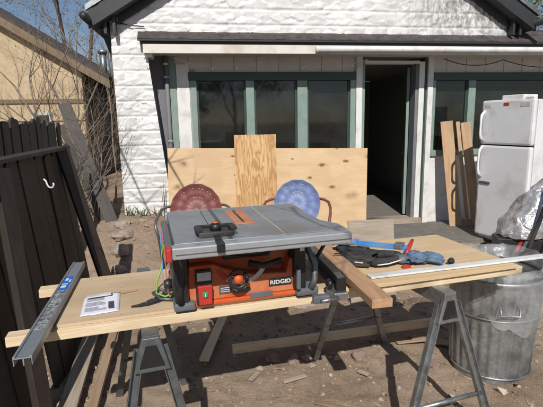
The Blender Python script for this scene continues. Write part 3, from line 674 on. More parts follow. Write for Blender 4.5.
def shell_chair(label, x, y, rz, ztop, r, m, arm_m):
    root = thing('metal_lawn_chair', label, 'chair', (x, y, gh(x, y)), rz, 'round-backed metal lawn chairs'); zc = ztop - r - gh(x, y)
    def back(u_, v_):
        a = u_ * 2 * math.pi; q = v_ * r; sc_ = 1 + .008 * math.cos(a * 14) * (v_ ** 6)
        X, Z = q * sc_ * math.cos(a), q * sc_ * math.sin(a)
        fl = .006 * math.cos(a * 14) * v_ ** 2
        return (X, .10 + .25 * (Z / r) * .35 - .07 * v_ ** 2 + fl + .004 * math.cos(v_ * 16), zc + Z)
    sp = MB().grid(back, 84, 16, True, closed_u=True); nf = len(sp.bm.faces)
    for k in range(15):
        a = R(28 + k * 8.9); q = r * .80
        if k % 5 == 4: continue
        X, Z = q * math.cos(a), q * math.sin(a); sp.blob((X, .10 + .0875 * Z / r - .045 + .004, zc + Z), (.007, .003, .006), 1, .3, seed=k)
    for k in range(9):
        a = R(60 + k * 7.5); q = r * .45; X, Z = q * math.cos(a), q * math.sin(a); sp.blob((X, .10 + .0875 * Z / r - .012, zc + Z), (.004, .003, .008), 1, .3, seed=k)
    bk = sp.build('backrest', m, root); bk.data.materials.append(M['chip'])
    for p in bk.data.polygons: p.material_index = int(p.index >= nf)
    sz = zc - r + .10
    MB().grid(lambda u_, v_: ((v_ * r * .98) * math.cos(u_ * 6.2832), -.20 + v_ * r * math.sin(u_ * 6.2832) * .9, sz - .03 + .04 * v_ ** 2), 48, 8, True, closed_u=True).build('seat', m, root, solid=.003)
    for s in (-1, 1):
        X = s * (r + .06)
        MB().tube([(s * r * .7, .10, zc + .05), (X - s * .02, .10, zc + .03), (X + s * .02, .02, zc + .02), (X + s * .035, -.10, zc - .01), (X + s * .03, -.30, zc - .03), (X + s * .02, -.38, zc - .08), (X, -.36, zc - .20), (X, -.20, .04), (X, .0, .015), (X, .28, .015)], .014, 10).build('side_frame', arm_m, root)
    MB().tube([(-r - .06, .28, .015), (r + .06, .28, .015)], .014, 8).build('rear_runner', arm_m, root)
    return root
shell_chair('faded red round-backed metal lawn chair in front of the plywood', -.79, 4.5, R(4), .915, .268, 'chair_red', 'steel_dk')
shell_chair('faded blue round-backed metal lawn chair in front of the plywood', .252, 4.3, R(-6), .965, .232, 'chair_blue', 'chair_red')

plank('cedar_board', (2.62, 6.10, .0), (2.50, 6.34, 1.50), .165, .022, 'cedar', 'wider orange-brown board leaning on the white wall right of the doorway', 'board', up=(-.15, -1, 0), group='boards leaning beside the refrigerator')
plank('cedar_board', (2.80, 6.12, .0), (2.665, 6.36, 1.49), .05, .03, 'cedar', 'thin board leaning on the wall between the two wider boards', 'board', up=(-.15, -1, 0), group='boards leaning beside the refrigerator')
plank('cedar_board', (2.92, 6.10, .0), (2.775, 6.36, 1.48), .13, .022, 'cedar', 'orange-brown board leaning on the wall nearest the refrigerator', 'board', up=(-.15, -1, 0), group='boards leaning beside the refrigerator')

# refrigerator: front faces the camera's left
fx = Vector((.26, -.6, 0)).normalized(); FA = math.atan2(fx.y, fx.x)
fr = thing('refrigerator', 'white top-freezer refrigerator standing outdoors beside the house wall', 'refrigerator', (2.60, 5.50, .0), FA)
def fb(name, lo, hi, m, parent=None, bevel=.006): return MB().box(lo, hi, bevel).build(name, m, parent or fr)
FW = .68   # local: x along the front, y into the body
fb('cabinet', (0.005, .075, .03), (FW - .005, .74, 1.735), 'fridge', None, .012)
fb('kick_plate', (.02, .09, .0), (FW - .02, .12, .075), 'gasket')
fd = fb('freezer_door', (0, 0, 1.225), (FW, .068, 1.745), 'fridge', None, .024)
md = fb('fridge_door', (0, 0, .085), (FW, .068, 1.212), 'fridge', None, .024)
fb('gasket', (.012, .066, .09), (FW - .012, .078, 1.73), 'gasket')
def handle(z0, z1, par, flip):
    h_ = MB(); zs = [z0 + (z1 - z0) * k / 8 for k in range(9)]
    h_.tube([(.045, -.0 if k in (0, 8) else (-.055 if 1 < k < 7 else -.045), z) for k, z in enumerate(zs)], [.016, .018, .015, .013, .012, .013, .015, .018, .016], 10)
    return h_.build('handle', 'fridge', par)
handle(1.26, 1.62, fd, 0); handle(.82, 1.20, md, 1)
fb('door_sticker', (.05, -.003, 1.66), (.13, .001, 1.70), 'ltgrey', fd, .001); fb('door_sticker', (.52, -.003, 1.66), (.63, .001, 1.705), 'ltgrey', fd, .001)
fb('red_badge', (.30, -.003, 1.675), (.37, .001, 1.71), 'red', fd, .001); fb('hinge_cap', (FW - .12, .01, 1.745), (FW - .02, .07, 1.765), 'fridge', fr)
fb('magnet', (.035, -.012, .74), (.19, -.002, .77), 'gasket', md, .004)
o = MB().box((.22, .06, 1.737), (.50, .30, 1.797), .012).build('appliance_lid', 'white', None, Matrix.Translation((2.60, 5.50, 0)) @ Matrix.Rotation(FA, 4, 'Z')); tag(o, 'small flat white box lying on top of the refrigerator', 'box')

# silver tarp bundle, black box, pole
def tarp(u_, v_):
    a = u_ * 2 * math.pi; q = 1 - v_; z = .52 + .58 * v_ ** .8
    rx_ = .27 * (1 - .80 * v_ ** 1.6); ry_ = .24 * (1 - .8 * v_ ** 1.6)
    p = Vector((rx_ * math.cos(a) + .20 * v_, ry_ * math.sin(a), z)); n_ = noise.noise_vector(p * 5) * .045 + noise.noise_vector(Vector((p.x * 14, p.y * 14, p.z * 5))) * .018
    return p + n_
o = MB().grid(tarp, 90, 50, False, closed_u=True).build('silver_tarp', 'tarp', None, Matrix.Translation((2.55, 4.28, -.13))); tag(o, 'crumpled silver plastic tarp bundle in front of the refrigerator', 'tarp')
bx = thing('black_box', 'black box with red and white marks beneath the silver tarp', 'box', (2.44, 4.20, 0), R(-14))
MB().box((-.22, -.10, -.02), (.24, .12, .38), .008).build('carton', 'black', bx)
MB().prism([(0, 0), (.03, 0), (.07, .11), (.04, .11)], 0, .002, mat=Matrix.Translation((-.06, -.1025, .26)) @ Matrix.Rotation(R(90), 4, 'X')).build('red_mark', 'red', bx)
MB().prism([(0, 0), (.03, 0), (.07, .11), (.04, .11)], 0, .002, mat=Matrix.Translation((-.015, -.1025, .26)) @ Matrix.Rotation(R(90), 4, 'X')).build('white_mark', 'white', bx)
plank('white_stick', (2.47, 3.88, .0), (2.75, 4.03, 1.0), .018, .018, 'white', 'thin pale stick leaning in front of the silver tarp', 'stick', up=(0, -1, 0))
plank('dark_rod', (2.30, 3.98, .0), (2.62, 4.02, .98), .03, .03, 'black', 'dark rod leaning beside the pale stick on the tarp', 'rod', up=(0, -1, 0))

# weathered board standing behind the bench
o = sheet('weathered_board', (.66, 3.50, -.02), (1.06, 3.56, -.02), .74, .12, .018, 'weathered', 'greyish weathered board standing just behind the bench'); o['category'] = 'board'

# ================================================================ bench
ZT = .80
GB = 'beams carrying the bench'
plank('bench_beam', bp(-.03, .010, ZT - .038), bp(2.31, .010, ZT - .038), .055, .038, 'pine', 'pale front beam of the bench, running the whole width', 'beam', group=GB)
plank('bench_beam', bp(-.01, .485, ZT - .038), bp(2.30, .535, ZT - .038), .06, .038, 'pine', 'pale rear beam of the bench, seen behind the plywood', 'beam', group=GB)
o = MB().box((0, 0, 0), (1.12, .52, .012), .0015).build('plywood_sheet', 'ply_bench'); o.matrix_world = Matrix.Translation(bp(.135, .005, ZT + .001)) @ Matrix.Rotation(BA, 4, 'Z'); tag(o, 'tan plywood sheet on the left half of the bench', 'plywood', 'plywood lying on the bench')
o = MB().box((0, 0, 0), (1.00, .64, .018), .0015).build('plywood_sheet', 'ply_bench2'); o.matrix_world = Matrix.Translation(bp(1.262, -.035, ZT + .001)) @ Matrix.Rotation(BA, 4, 'Z'); tag(o, 'lower fresh plywood sheet on the right half of the bench', 'plywood', 'plywood lying on the bench')
# dry notes: white trim board
plank('white_trim_board', bp(1.47, .045, .822), bp(2.75, .005, .822), .048, .010, 'white', 'long thin white painted board lying along the right bench edge and past its end', 'board')
o = plank('brown_beam', bp(1.335, -.30, .835), bp(1.42, .52, .835), .085, .036, 'pine_dark', 'short brown plank lying across the bench right of the saw', 'plank')
# metal level / straightedge
lv = thing('straightedge', 'scuffed aluminium straightedge with blue label lying across the left bench end', 'straightedge')
p0, p1 = bp(.088, -.275, .0), bp(.140, .71, .0); LM = frame(Vector((*p0.xy, ZT + .016)), Vector((*p1.xy, ZT + .016)))
LL = (p1 - p0).length; lv.matrix_world = LM
MB().box((0, -.028, 0), (LL, -.025, .022), .001).box((0, .025, 0), (LL, .028, .022), .001).box((0, -.028, .0222), (LL, .028, .026), .001).box((0, -.028, .0262), (LL, -.020, .031), .001).box((0, .020, .0262), (LL, .028, .031), .001).box((0, -.004, .0), (LL, .0, .022)).build('channel', 'alu', lv)
MB().box((.58, -.019, .0264), (.76, .019, .0275)).build('blue_label', 'bluelabel', lv)
MB().box((.20, -.019, .0264), (.575, .019, .0272)).build('scuffed_label', 'scuff', lv)
MB().box((.61, -.006, .0277), (.635, .014, .0282)).box((.65, -.008, .0277), (.66, .016, .0282)).box((.68, -.014, .0277), (.71, -.006, .0282)).box((.70, .0, .0277), (.73, .012, .0282)).build('label_print', 'white', lv)
# manual sheet
mp_ = thing('paper_sheet', 'printed white leaflet lying on the left plywood', 'paper', bp(.215, .05, ZT + .0145), BA + R(4))
MB().grid(lambda a, b: (a * .145 + b * .012, b * .205, .0015 + .004 * math.sin(a * 3) * b + .002 * noise.noise(Vector((a * 4, b * 4, 0)))), 10, 14).build('sheet', 'paper', mp_, solid=.0006)
pr = MB(); rr = random.Random(2)
for k in range(14):
    y_ = .03 + k * .0105
    if k % 5 == 4: continue
    x0_ = .012 + y_ * .06
    pr.box((x0_, y_, .0062), (x0_ + rr.uniform(.05, .085), y_ + .0022, .0065))
pr.box((.02, .178, .0078), (.125, .187, .0081)); 
for k in range(6): pr.box((.105, .03 + k * .013, .0062), (.128, .037 + k * .013, .0065))
pr.build('print', 'ltgrey' if False else 'ink', mp_)
tag(MB().box((0, 0, 0), (.10, .03, .006), .003).build('clear_blister', 'ltgrey', None, Matrix.Translation(bp(.225, .205, ZT + .026)) @ Matrix.Rotation(BA + R(6), 4, 'Z')), 'small translucent grey strip resting on the leaflet', 'strip')
plank('pencil', bp(.36, .245, ZT + .015), bp(.43, .262, ZT + .015), .007, .007, 'pine_dark', 'short brown pencil behind the leaflet', 'pencil')
# curved notched push stick
crv = [(-.0, 0), (.03, .004), (.055, .016), (.06, .011), (.066, .024), (.088, .037), (.093, .031), (.10, .045), (.125, .068), (.131, .064), (.145, .09), (.152, .112), (.172, .121), (.186, .112), (.185, .090), (.172, .062), (.148, .032), (.115, .008), (.07, -.006), (.03, -.006)]
o = MB().prism(crv, 0, .010, .001).build('push_stick', 'black', None, Matrix.Translation(bp(.405, .075, ZT + .014)) @ Matrix.Rotation(BA + R(4), 4, 'Z') @ Matrix.Diagonal((1.0, 1.25, 1, 1))); tag(o, 'dark curved notched push stick lying left of the saw', 'push stick')

# ---------------------------------------------------------------- table saw
ts = thing('table_saw', 'orange and grey portable table saw standing on the bench', 'table saw', (*bp(.58, 0, 0).xy, 0), BA - R(1))
def sb(name, lo, hi, m, parent=None, bevel=.004, mat=None): return MB().box(lo, hi, bevel, mat).build(name, m, parent or ts)
TZ = 1.13
# table top: outline with notch at the right rear, two seams and an insert slot
tp = MB()
tp.box((.0, -.165, TZ - .028), (.155, .42, TZ), .003); tp.box((.158, -.165, TZ - .028), (.413, .42, TZ), .003)
tp.prism([(.418, -.165), (.668, -.165), (.668, -.07), (.622, .02), (.632, .42), (.418, .42)], TZ - .028, TZ, .002)
tb = tp.build('table_top', 'alu', ts)
sb('seam', (.412, -.16, TZ - .02), (.419, .418, TZ - .003), 'pine', tb, 0)
mg = MB(); 
sb('miter_slot', (.196, -.163, TZ + .0002), (.212, .419, TZ + .0012), 'steel_dk', tb, 0)
ins = sb('throat_plate', (.262, .05, TZ + .0003), (.345, .34, TZ + .0035), 'orange', tb, .002)
sb('blade_slot', (.298, .08, TZ + .0037), (.308, .32, TZ + .0045), 'black', ins, 0)
sb('riving_knife', (.301, .24, TZ + .0046), (.305, .31, TZ + .016), 'steel', ins, 0)
sb('front_rail', (-.012, -.215, TZ - .046), (.664, -.168, TZ - .002), 'alu2', None, .006)
sb('rail_groove', (.0, -.2165, TZ - .030), (.66, -.2145, TZ - .026), 'steel_dk', None, 0)
sb('rear_rail', (-.01, .423, TZ - .040), (.66, .455, TZ - .004), 'alu2', None, .006)
sb('rail_cap', (-.032, -.218, TZ - .052), (-.0125, -.160, TZ - .004), 'red', None, .006)
sb('side_handle', (-.030, -.15, TZ - .05), (-.002, .40, TZ - .035), 'foot')
# miter gauge
mt = sb('miter_gauge', (.092, -.125, TZ + .001), (.225, -.05, TZ + .022), 'black', None, .006)
MB().lathe([(0, .0), (.026, 0), (.028, .018), (.020, .030), (0, .032)], 20, mat=Matrix.Translation((.158, -.095, TZ + .023)) @ Matrix.Scale(.8, 4)).build('knob', 'black', mt)
MB().lathe([(0, .0), (.012, 0), (.012, .004), (0, .004)], 14, mat=Matrix.Translation((.158, -.095, TZ + .049))).build('knob_cap', 'orange', mt)
sb('fence_face', (.085, -.044, TZ + .001), (.235, -.030, TZ + .030), 'black', mt, .003)
sb('pointer', (.145, -.172, TZ + .001), (.168, -.100, TZ + .010), 'black', mt, .002)
sb('lock_lever', (.142, -.232, TZ - .030), (.170, -.171, TZ + .006), 'black', mt, .004)
sb('clamp_pad', (.080, -.125, TZ + .0225), (.105, -.065, TZ + .034), 'black', mt, .003); sb('clamp_pad', (.210, -.125, TZ + .0225), (.235, -.065, TZ + .034), 'black', mt, .003)
# body
Z0 = ZT + .014
MB().box((.075, .10, Z0 + .035), (.50, .36, TZ - .03), .01).build('motor_housing', 'orange', ts)
bd = MB()
bd.prism([(.060, Z0 + .022), (.515, Z0 + .022), (.525, Z0 + .052), (.505, Z0 + .080), (.505, Z0 + .165), (.480, Z0 + .165), (.465, Z0 + .105), (.31, Z0 + .115), (.20, Z0 + .15), (.16, Z0 + .172), (.055, Z0 + .172), (.050, Z0 + .05)], .0, .05, .004,
         mat=Matrix(((1, 0, 0, 0), (0, 0, 1, -.005), (0, 1, 0, 0), (0, 0, 0, 1))))
cv = bd.build('front_panel', 'orange', ts)
sb('upper_shroud', (.055, .03, Z0 + .19), (.50, .055, TZ - .03), 'orange', None)
sb('back_shell', (.06, .056, Z0 + .06), (.50, .095, TZ - .035), 'orange', None)
for pz in ((.30, Z0 + .205, .46, Z0 + .225), (.20, Z0 + .235, .36, Z0 + .255)): sb('cable_guard', (pz[0], .010, pz[1]), (pz[2], .028, pz[3]), 'black', None, .008)
MB().tube([(.16, .04, Z0 + .25), (.24, .02, Z0 + .215), (.33, .01, Z0 + .205), (.42, .01, Z0 + .225), (.48, .03, Z0 + .262)], .021, 12).build('dust_hose', 'black', ts)
MB().box((.20, .025, Z0 + .175), (.40, .05, Z0 + .30), .02).build('motor', 'black', ts)
MB().tube([(.30, -.008, Z0 + .165), (.36, -.018, Z0 + .150), (.44, -.014, Z0 + .165)], .013, 10).build('push_stick_holder', 'black', ts)
MB().tube([(.30, .01, Z0 + .235), (.36, -.01, Z0 + .245), (.40, .0, Z0 + .265)], .007, 8).build('pale_cable', 'chip', ts)
# bevel scale arc
arc = []
for k in range(15):
    a = R(205 + k * 9.3); arc.append((.27 + .115 * math.cos(a), Z0 + .19 + .115 * math.sin(a)))
arc2 = [(.27 + .096 * (x_ - .27) / .115, Z0 + .19 + .096 * (z_ - Z0 - .19) / .115) for x_, z_ in arc][::-1]
MB().prism(arc + arc2, 0, .002, mat=Matrix(((1, 0, 0, 0), (0, 0, 1, -.009), (0, 1, 0, 0), (0, 0, 0, 1)))).build('bevel_scale', 'chip', ts)
arc3 = [(x_, z_) for x_, z_ in arc[:4]] + arc2[-4:]
MB().prism(arc3, 0, .001, mat=Matrix(((1, 0, 0, 0), (0, 0, 1, -.0102), (0, 1, 0, 0), (0, 0, 0, 1)))).build('red_scale', 'red', ts)
hw = MB(); cx, cz, cr = .245, Z0 + .120, .036
hw.tube([(cx + cr * math.cos(k * .2618), -.062, cz + cr * math.sin(k * .2618)) for k in range(24)], .0075, 8, closed=True)
for k in range(3): a = k * 2.094 + .5; hw.tube([(cx, -.055, cz), (cx + cr * math.cos(a), -.062, cz + cr * math.sin(a))], .007, 6)
hw = hw.build('hand_wheel', 'black', ts)
RX = Matrix.Rotation(R(90), 4, 'X')
MB().lathe([(0, 0), (.020, 0), (.019, .020), (.013, .027), (0, .028)], 20, mat=Matrix.Translation((cx, -.050, cz)) @ RX).build('hub', 'orange', hw)
MB().lathe([(0, 0), (.010, 0), (.009, .035), (0, .04)], 12, mat=Matrix.Translation((cx + .027, -.066, cz + .018)) @ RX).build('crank_knob', 'black', hw)
# switch
sw = sb('switch_box', (.080, -.030, Z0 + .015), (.145, -.006, Z0 + .16), 'black', None, .006)
MB().prism([(.088, Z0 + .022), (.140, Z0 + .022), (.143, Z0 + .100), (.085, Z0 + .100)], .0, .014, .003, mat=Matrix(((1, 0, 0, 0), (0, 0, 1, -.046), (0, 1, 0, 0), (0, 0, 0, 1)))).build('stop_paddle', 'red', sw)
sb('green_button', (.102, -.052, Z0 + .055), (.124, -.0465, Z0 + .077), 'green_btn', sw, .002)
sb('button_mark', (.111, -.054, Z0 + .059), (.115, -.0525, Z0 + .073), 'white', sw, 0)
sb('switch_label', (.085, -.0325, Z0 + .118), (.140, -.0305, Z0 + .152), 'ltgrey', sw, 0)
sb('spec_label', (.175, -.0085, Z0 + .045), (.225, -.0055, Z0 + .078), 'ink', cv, 0)
for k in range(3): sb('label_line', (.180, -.0098, Z0 + .052 + k * .008), (.218, -.0088, Z0 + .055 + k * .008), 'ltgrey', cv, 0)
sb('warning_label', (.235, -.0085, Z0 + .040), (.30, -.0055, Z0 + .058), 'gasket', cv, 0)
sb('name_plate', (.385, -.0085, Z0 + .052), (.485, -.0055, Z0 + .084), 'black', cv, 0)
def text(body, size, loc, rot, m, parent, name='lettering', ext=.0006):
    cu = bpy.data.curves.new(name, 'FONT'); cu.body = body; cu.size = size; cu.extrude = ext; cu.offset = size * .028; cu.align_x = 'CENTER'; cu.align_y = 'CENTER'; cu.materials.append(M[m])
    o = bpy.data.objects.new(name, cu); C.objects.link(o); o.parent = parent; o.location = loc; o.rotation_euler = rot; o.scale = (1.18, 1, 1)
    dg = bpy.context.evaluated_depsgraph_get(); dg.update(); me = bpy.data.meshes.new_from_object(o.evaluated_get(dg)); n_ = bpy.data.objects.new(name, me); C.objects.link(n_); n_.parent = parent; n_.location = loc; n_.rotation_euler = rot; n_.scale = (1.18, 1, 1); bpy.data.objects.remove(o); n_.name = name; return n_
text('RIDGID', .0235, (.435, -.0100, Z0 + .068), (R(90), 0, 0), 'white', cv)
sb('front_latch', (.30, -.014, Z0 + .010), (.40, -.0055, Z0 + .034), 'foot', None, .003)
sb('lower_lip', (.06, -.012, Z0 + .004), (.52, .05, Z0 + .0215), 'orange', None, .004)
# black legs, feet, tubular corner
for x0_, x1_ in ((-.005, .052), (.490, .545)):
    sb('leg_bracket', (x0_, -.03, Z0 + .03), (x1_, .34, TZ - .032), 'black', None, .012)
for x0_, x1_, y0_, y1_ in ((-.01, .075, -.035, .055), (.500, .600, -.035, .055), (-.01, .085, .33, .42), (.50, .60, .33, .42)):
    sb('foot', (x0_, y0_, Z0), (x1_, y1_, Z0 + .034), 'foot', None, .010)
MB().tube([(.565, -.03, Z0 + .03), (.582, -.03, Z0 + .07), (.590, -.01, Z0 + .13), (.57, .02, Z0 + .19), (.56, .05, TZ - .04)], .014, 10).build('leg_tube', 'steel_dk', ts)
MB().tube([(.02, -.03, Z0 + .03), (.015, -.03, Z0 + .08), (.03, -.02, Z0 + .14), (.035, .0, TZ - .04)], .014, 10).build('leg_tube', 'black', ts)
MB().tube([(.635, .02, TZ - .05), (.63, -.03, TZ - .09), (.60, -.01, Z0 + .16)], .008, 8).build('power_cable', 'black', ts)
MB().box((.495, -.055, Z0 + .04), (.512, -.035, Z0 + .13), .005).build('release_lever', 'foot', ts)
MB().lathe([(0, 0), (.018, 0), (.020, .02), (.014, .032), (0, .033)], 16, mat=Matrix.Translation((-.01, .03, Z0 + .10)) @ Matrix.Rotation(R(-90), 4, 'Y')).build('side_knob', 'black', ts)
sb('warning_sticker', (.515, -.034, Z0 + .20), (.535, -.031, Z0 + .22), 'white', None, 0)
# cords at the saw's left side
cm = Matrix.Translation((*bp(.605, .02, 0).xy, 0)) @ Matrix.Rotation(BA, 4, 'Z')
tag(MB().tube([(.0, .10, Z0 + .03), (-.06, .10, Z0 + .012), (-.095, .14, Z0 + .015), (-.09, .22, Z0 + .03), (-.06, .26, Z0 + .10), (-.05, .25, Z0 + .20), (-.03, .2, Z0 + .24)], .0042, 8).build('green_cord', 'lime', None, cm), 'lime green cord looped at the left side of the saw', 'cord')
tag(MB().tube([(-.01, .12, Z0 + .02), (-.05, .14, Z0 + .01), (-.075, .20, Z0 + .012), (-.11, .16, Z0 + .012), (-.08, .08, Z0 + .012), (-.03, .06, Z0 + .012)], .006, 8).build('grey_cord', 'steel_dk', None, cm), 'grey power cord curled on the plywood left of the saw', 'cord')
plank('red_strap', bp(.556, .26, 1.075), bp(.560, .14, .825), .012, .003, 'red', 'short red strap hanging at the rear left of the saw', 'strap', up=(-1, -.4, 0))
plank('blue_strap', bp(.548, .30, 1.075), bp(.545, .20, .825), .010, .003, 'blue', 'short blue strap hanging beside the red one', 'strap', up=(-1, -.4, 0))

# rail clamp / outfeed bracket right of the saw
rc = thing('bar_clamp', 'dark steel bar clamp lying against the brown plank right of the saw', 'clamp', bp(1.262, -.085, 0), BA + R(83.5))
MB().box((.0, -.018, .825), (.56, -.012, .895), .001).box((.0, -.012, .825), (.56, .014, .831), .001).box((.0, -.012, .889), (.56, .014, .895), .001).build('bar', 'steel_dk', rc)
MB().prism([(-.02, -.03), (-.02, .03), (.02, .055), (.06, .045), (.05, .0), (.06, -.03)], .80, .83, .004).build('jaw', 'steel', rc)
MB().box((-.004, -.024, .832), (.016, .018, .893), .004).build('jaw_post', 'black', rc)
MB().tube([(-.03, .02, .815), (-.05, .10, .815)], .009, 8).build('screw', 'steel', rc)
MB().box((-.04, .06, .800), (-.01, .13, .835), .006).build('pad', 'foot', rc)
MB().blob((.02, .045, .862), (.022, .015, .022), 2, .1).build('clamp_knob', 'black', rc)

# ---------------------------------------------------------------- right half: pouch, clamp, glove, red tool
def W(u_, v_, z): return bp(u_, v_, z)
ZP = ZT + .019
tb_ = thing('tool_pouch', 'black padded tool pouch lying behind the brown plank', 'tool pouch', bp(1.50, .28, ZP), BA - R(38))
MB().blob((0, .03, .042), (.115, .050, .042), 4, .38, 5, 4, flat=.03).build('body', 'blackfab', tb_)
MB().blob((.015, -.045, .030), (.105, .038, .032), 4, .38, 5, 6, flat=.026).build('front_pocket', 'blackfab', tb_)
MB().tube([(.08, -.03, .02), (.13, -.045, .028), (.175, -.02, .03), (.215, .02, .03), (.235, .07, .03), (.20, .10, .035), (.15, .075, .04), (.12, .04, .04)], [.02, .022, .02, .019, .02, .02, .02, .02], 8).build('strap', 'blackfab', tb_)
MB().tube([(-.08, .035, .080), (0, .035, .089), (.08, .035, .080)], .0045, 6).build('zip', 'foot', tb_)
MB().box((.03, -.083, .028), (.07, -.079, .034)).build('tag', 'ltgrey', tb_)
MB().tube([(.14, -.062, .02), (.19, -.04, .025), (.24, .02, .03), (.252, .06, .03)], .0035, 6).build('piping', 'white', tb_)
sq = thing('blue_clamp', 'bright blue bar clamp lying behind the black tool pouch', 'clamp')
sq.matrix_world = frame(bp(1.60, .47, ZP + .04), bp(1.80, .245, ZP + .05))
MB().box((0, -.028, 0), (.30, -.018, .016), .001).box((0, -.018, 0), (.30, .018, .006), .001).box((0, .018, 0), (.30, .028, .016), .001).build('bar', 'blue', sq)
MB().box((.0, -.032, .0), (.03, .03, .026), .004).build('jaw', 'blue', sq); MB().box((.24, -.03, .002), (.285, .035, .030), .006).build('slider', 'foot', sq)
# work glove: palm and curled fingers
gl = thing('work_glove', 'crumpled blue-grey work glove with dark cuff at the right side of the pouch', 'glove', bp(1.80, .16, ZP), BA - R(14))
MB().blob((.0, .0, .03), (.07, .052, .022), 4, .42, 5, 2, flat=.02).build('palm', 'denim', gl)
for k, (oy, L, bz) in enumerate(((.035, .085, .03), (.012, .10, .036), (-.012, .095, .028), (-.034, .075, .022))):
    MB().tube([(.04, oy, .03), (.04 + L * .4, oy * 1.15 - .004, bz + .008), (.04 + L * .8, oy * 1.2 - .015, bz), (.04 + L, oy * 1.2 - .024, bz - .010)], [.013, .0145, .012, .008], 8).build('finger', 'denim', gl)
MB().tube([(-.01, .04, .03), (.01, .075, .03), (.035, .095, .026), (.05, .105, .02)], [.018, .017, .015, .009], 8).build('thumb', 'denim', gl)
MB().blob((-.075, .002, .028), (.035, .045, .024), 2, .2, 3, 8).build('cuff', 'foot', gl)
MB().blob((.165, -.045, .020), (.018, .014, .018), 2, .15, 3, 3).build('dark_tip', 'blackfab', gl)
rd = thing('red_tool', 'red handled tool standing up behind the blue-grey glove', 'hand tool'); rd.matrix_world = frame(bp(1.80, .245, ZP + .02), bp(1.92, .36, ZP + .07))
MB().tube([(0, 0, 0), (.05, 0, .006), (.10, 0, .003), (.155, 0, .0)], [.010, .013, .012, .008], 10).build('handle', 'red', rd); MB().box((-.05, -.008, -.003), (.0, .008, .003), .001).build('blade', 'steel', rd)
tag(MB().box((0, 0, 0), (.045, .02, .014), .004).build('red_clip', 'red', None, Matrix.Translation(bp(1.69, .10, ZP)) @ Matrix.Rotation(BA, 4, 'Z')), 'small red clip below the glove beside the white board', 'clip')

# ---------------------------------------------------------------- sawhorses
def sawhorse(label, top, ang, half, feet_sp, m, zt=.762, bw=1.0):
    root = thing('sawhorse', label, 'sawhorse', (top[0], top[1], 0), ang, 'folding metal sawhorses under the bench')
    MB().box((-half, -.032, zt - .075), (half, .032, zt - .0), .004).build('top_rail', m, root)
    for e in (-1, 1):
        x_ = e * (half - .06)
        b = MB(); b.prism([(-.040 * bw, zt - .010), (.040 * bw, zt - .010), (.085 * bw, zt - .15), (-.085 * bw, zt - .15)], -.012, .012, .003, mat=Matrix(((0, 0, 1, x_ + e * .05), (1, 0, 0, 0), (0, 1, 0, 0), (0, 0, 0, 1))))
        br = b.build('end_bracket', m, root)
        MB().prism([(-.024 * bw, zt - .040), (.024 * bw, zt - .040), (.058 * bw, zt - .128), (-.058 * bw, zt - .128)], -.002, .002, mat=Matrix(((0, 0, 1, x_ + e * .064), (1, 0, 0, 0), (0, 1, 0, 0), (0, 0, 0, 1)))).build('bracket_recess', 'black', br)
        for s in (-1, 1):
            f0 = Vector((x_ + e * .09, s * feet_sp, gh(*(Vector((top[0], top[1])) + Vector((math.cos(ang) * (x_ + e * .09) - math.sin(ang) * s * feet_sp, math.sin(ang) * (x_ + e * .09) + math.cos(ang) * s * feet_sp)))) - .015)); f1 = Vector((x_ + e * .03, s * .045, zt - .06))
            mt_ = frame(f0, f1, (e, 0, 0)); L = (f1 - f0).length
            lg = MB(); lg.box((0, -.019, 0), (L, .019, .004), .001); lg.box((0, -.019, .0042), (L, -.015, .026), .001); lg.box((0, .015, .0042), (L, .019, .026), .001)
            o = lg.build('leg', m, root); o.matrix_local = mt_
        q = .22; w_ = feet_sp - (feet_sp - .045) * q / .7
        MB().tube([(x_ + e * .078, -w_, q), (x_ + e * .078, w_, q)], .011, 6).build('spreader', m, root)
    return root
sawhorse('galvanized sawhorse under the right half of the bench with a visible cross brace', bp(1.79, .33, 0).xy, BA + R(92) , .44, .27, 'steel', bw=.72)
s2 = sawhorse('black and grey sawhorse under the left half of the bench', bp(.465, .33, 0).xy, BA + R(91), .42, .19, 'steel_dk', bw=.82)
plank('pine_block', bp(1.775, -.02, .76), bp(1.86, -.02, .76), .03, .04, 'pine', 'short pine block on the right sawhorse end under the beam', 'block') if False else None

# lumber on the ground
plank('ground_board', (-.28, 2.70, .035), (1.16, 3.02, .045), .038, .055, 'pine', 'long board lying on edge across the dirt under the bench', 'board')
plank('ground_slat', (-.455, 2.60, .035), (-.385, 3.30, .05), .062, .02, 'pine', 'short pine slat lying in the shade under the bench middle', 'slat')
plank('ground_plank', (-1.12, 2.12, .03), (-1.40, 3.35, .10), .10, .025, 'weathered', 'flat plank lying at the fence foot, leftmost of the pair under the bench end', 'plank', group='planks on the ground under the left bench end')
plank('ground_plank', (-.98, 2.10, .03), (-1.22, 3.30, .09), .055, .03, 'scrap', 'narrow plank lying right of the flat one under the bench end', 'plank', group='planks on the ground under the left bench end')
for k, (x_, y_, a_, L, lab) in enumerate(((.05, 2.42, 25, .16, 'thin wood offcut in the foreground dirt'), (.22, 2.22, -20, .20, 'pale splintered offcut at the bottom edge of the view'), (-.15, 2.45, 60, .10, 'small chip of lumber near the bench shadow edge'), (.86, 2.85, 10, .22, 'offcut beside the ground board end'), (.52, 2.50, -40, .07, 'dark curled bark piece in the foreground'), (1.0, 2.95, -25, .25, 'scrap board leaning by the trash can base'))):
    z_ = gh(x_, y_) + .012; d_ = Vector((math.cos(R(a_)), math.sin(R(a_)), 0)) * L
    p_ = Vector((x_, y_, z_)); plank('wood_offcut', p_, p_ + d_, .03 if k != 5 else .07, .010, 'scrap' if k % 2 else 'weathered', lab, 'offcut', group='offcuts on the dirt')

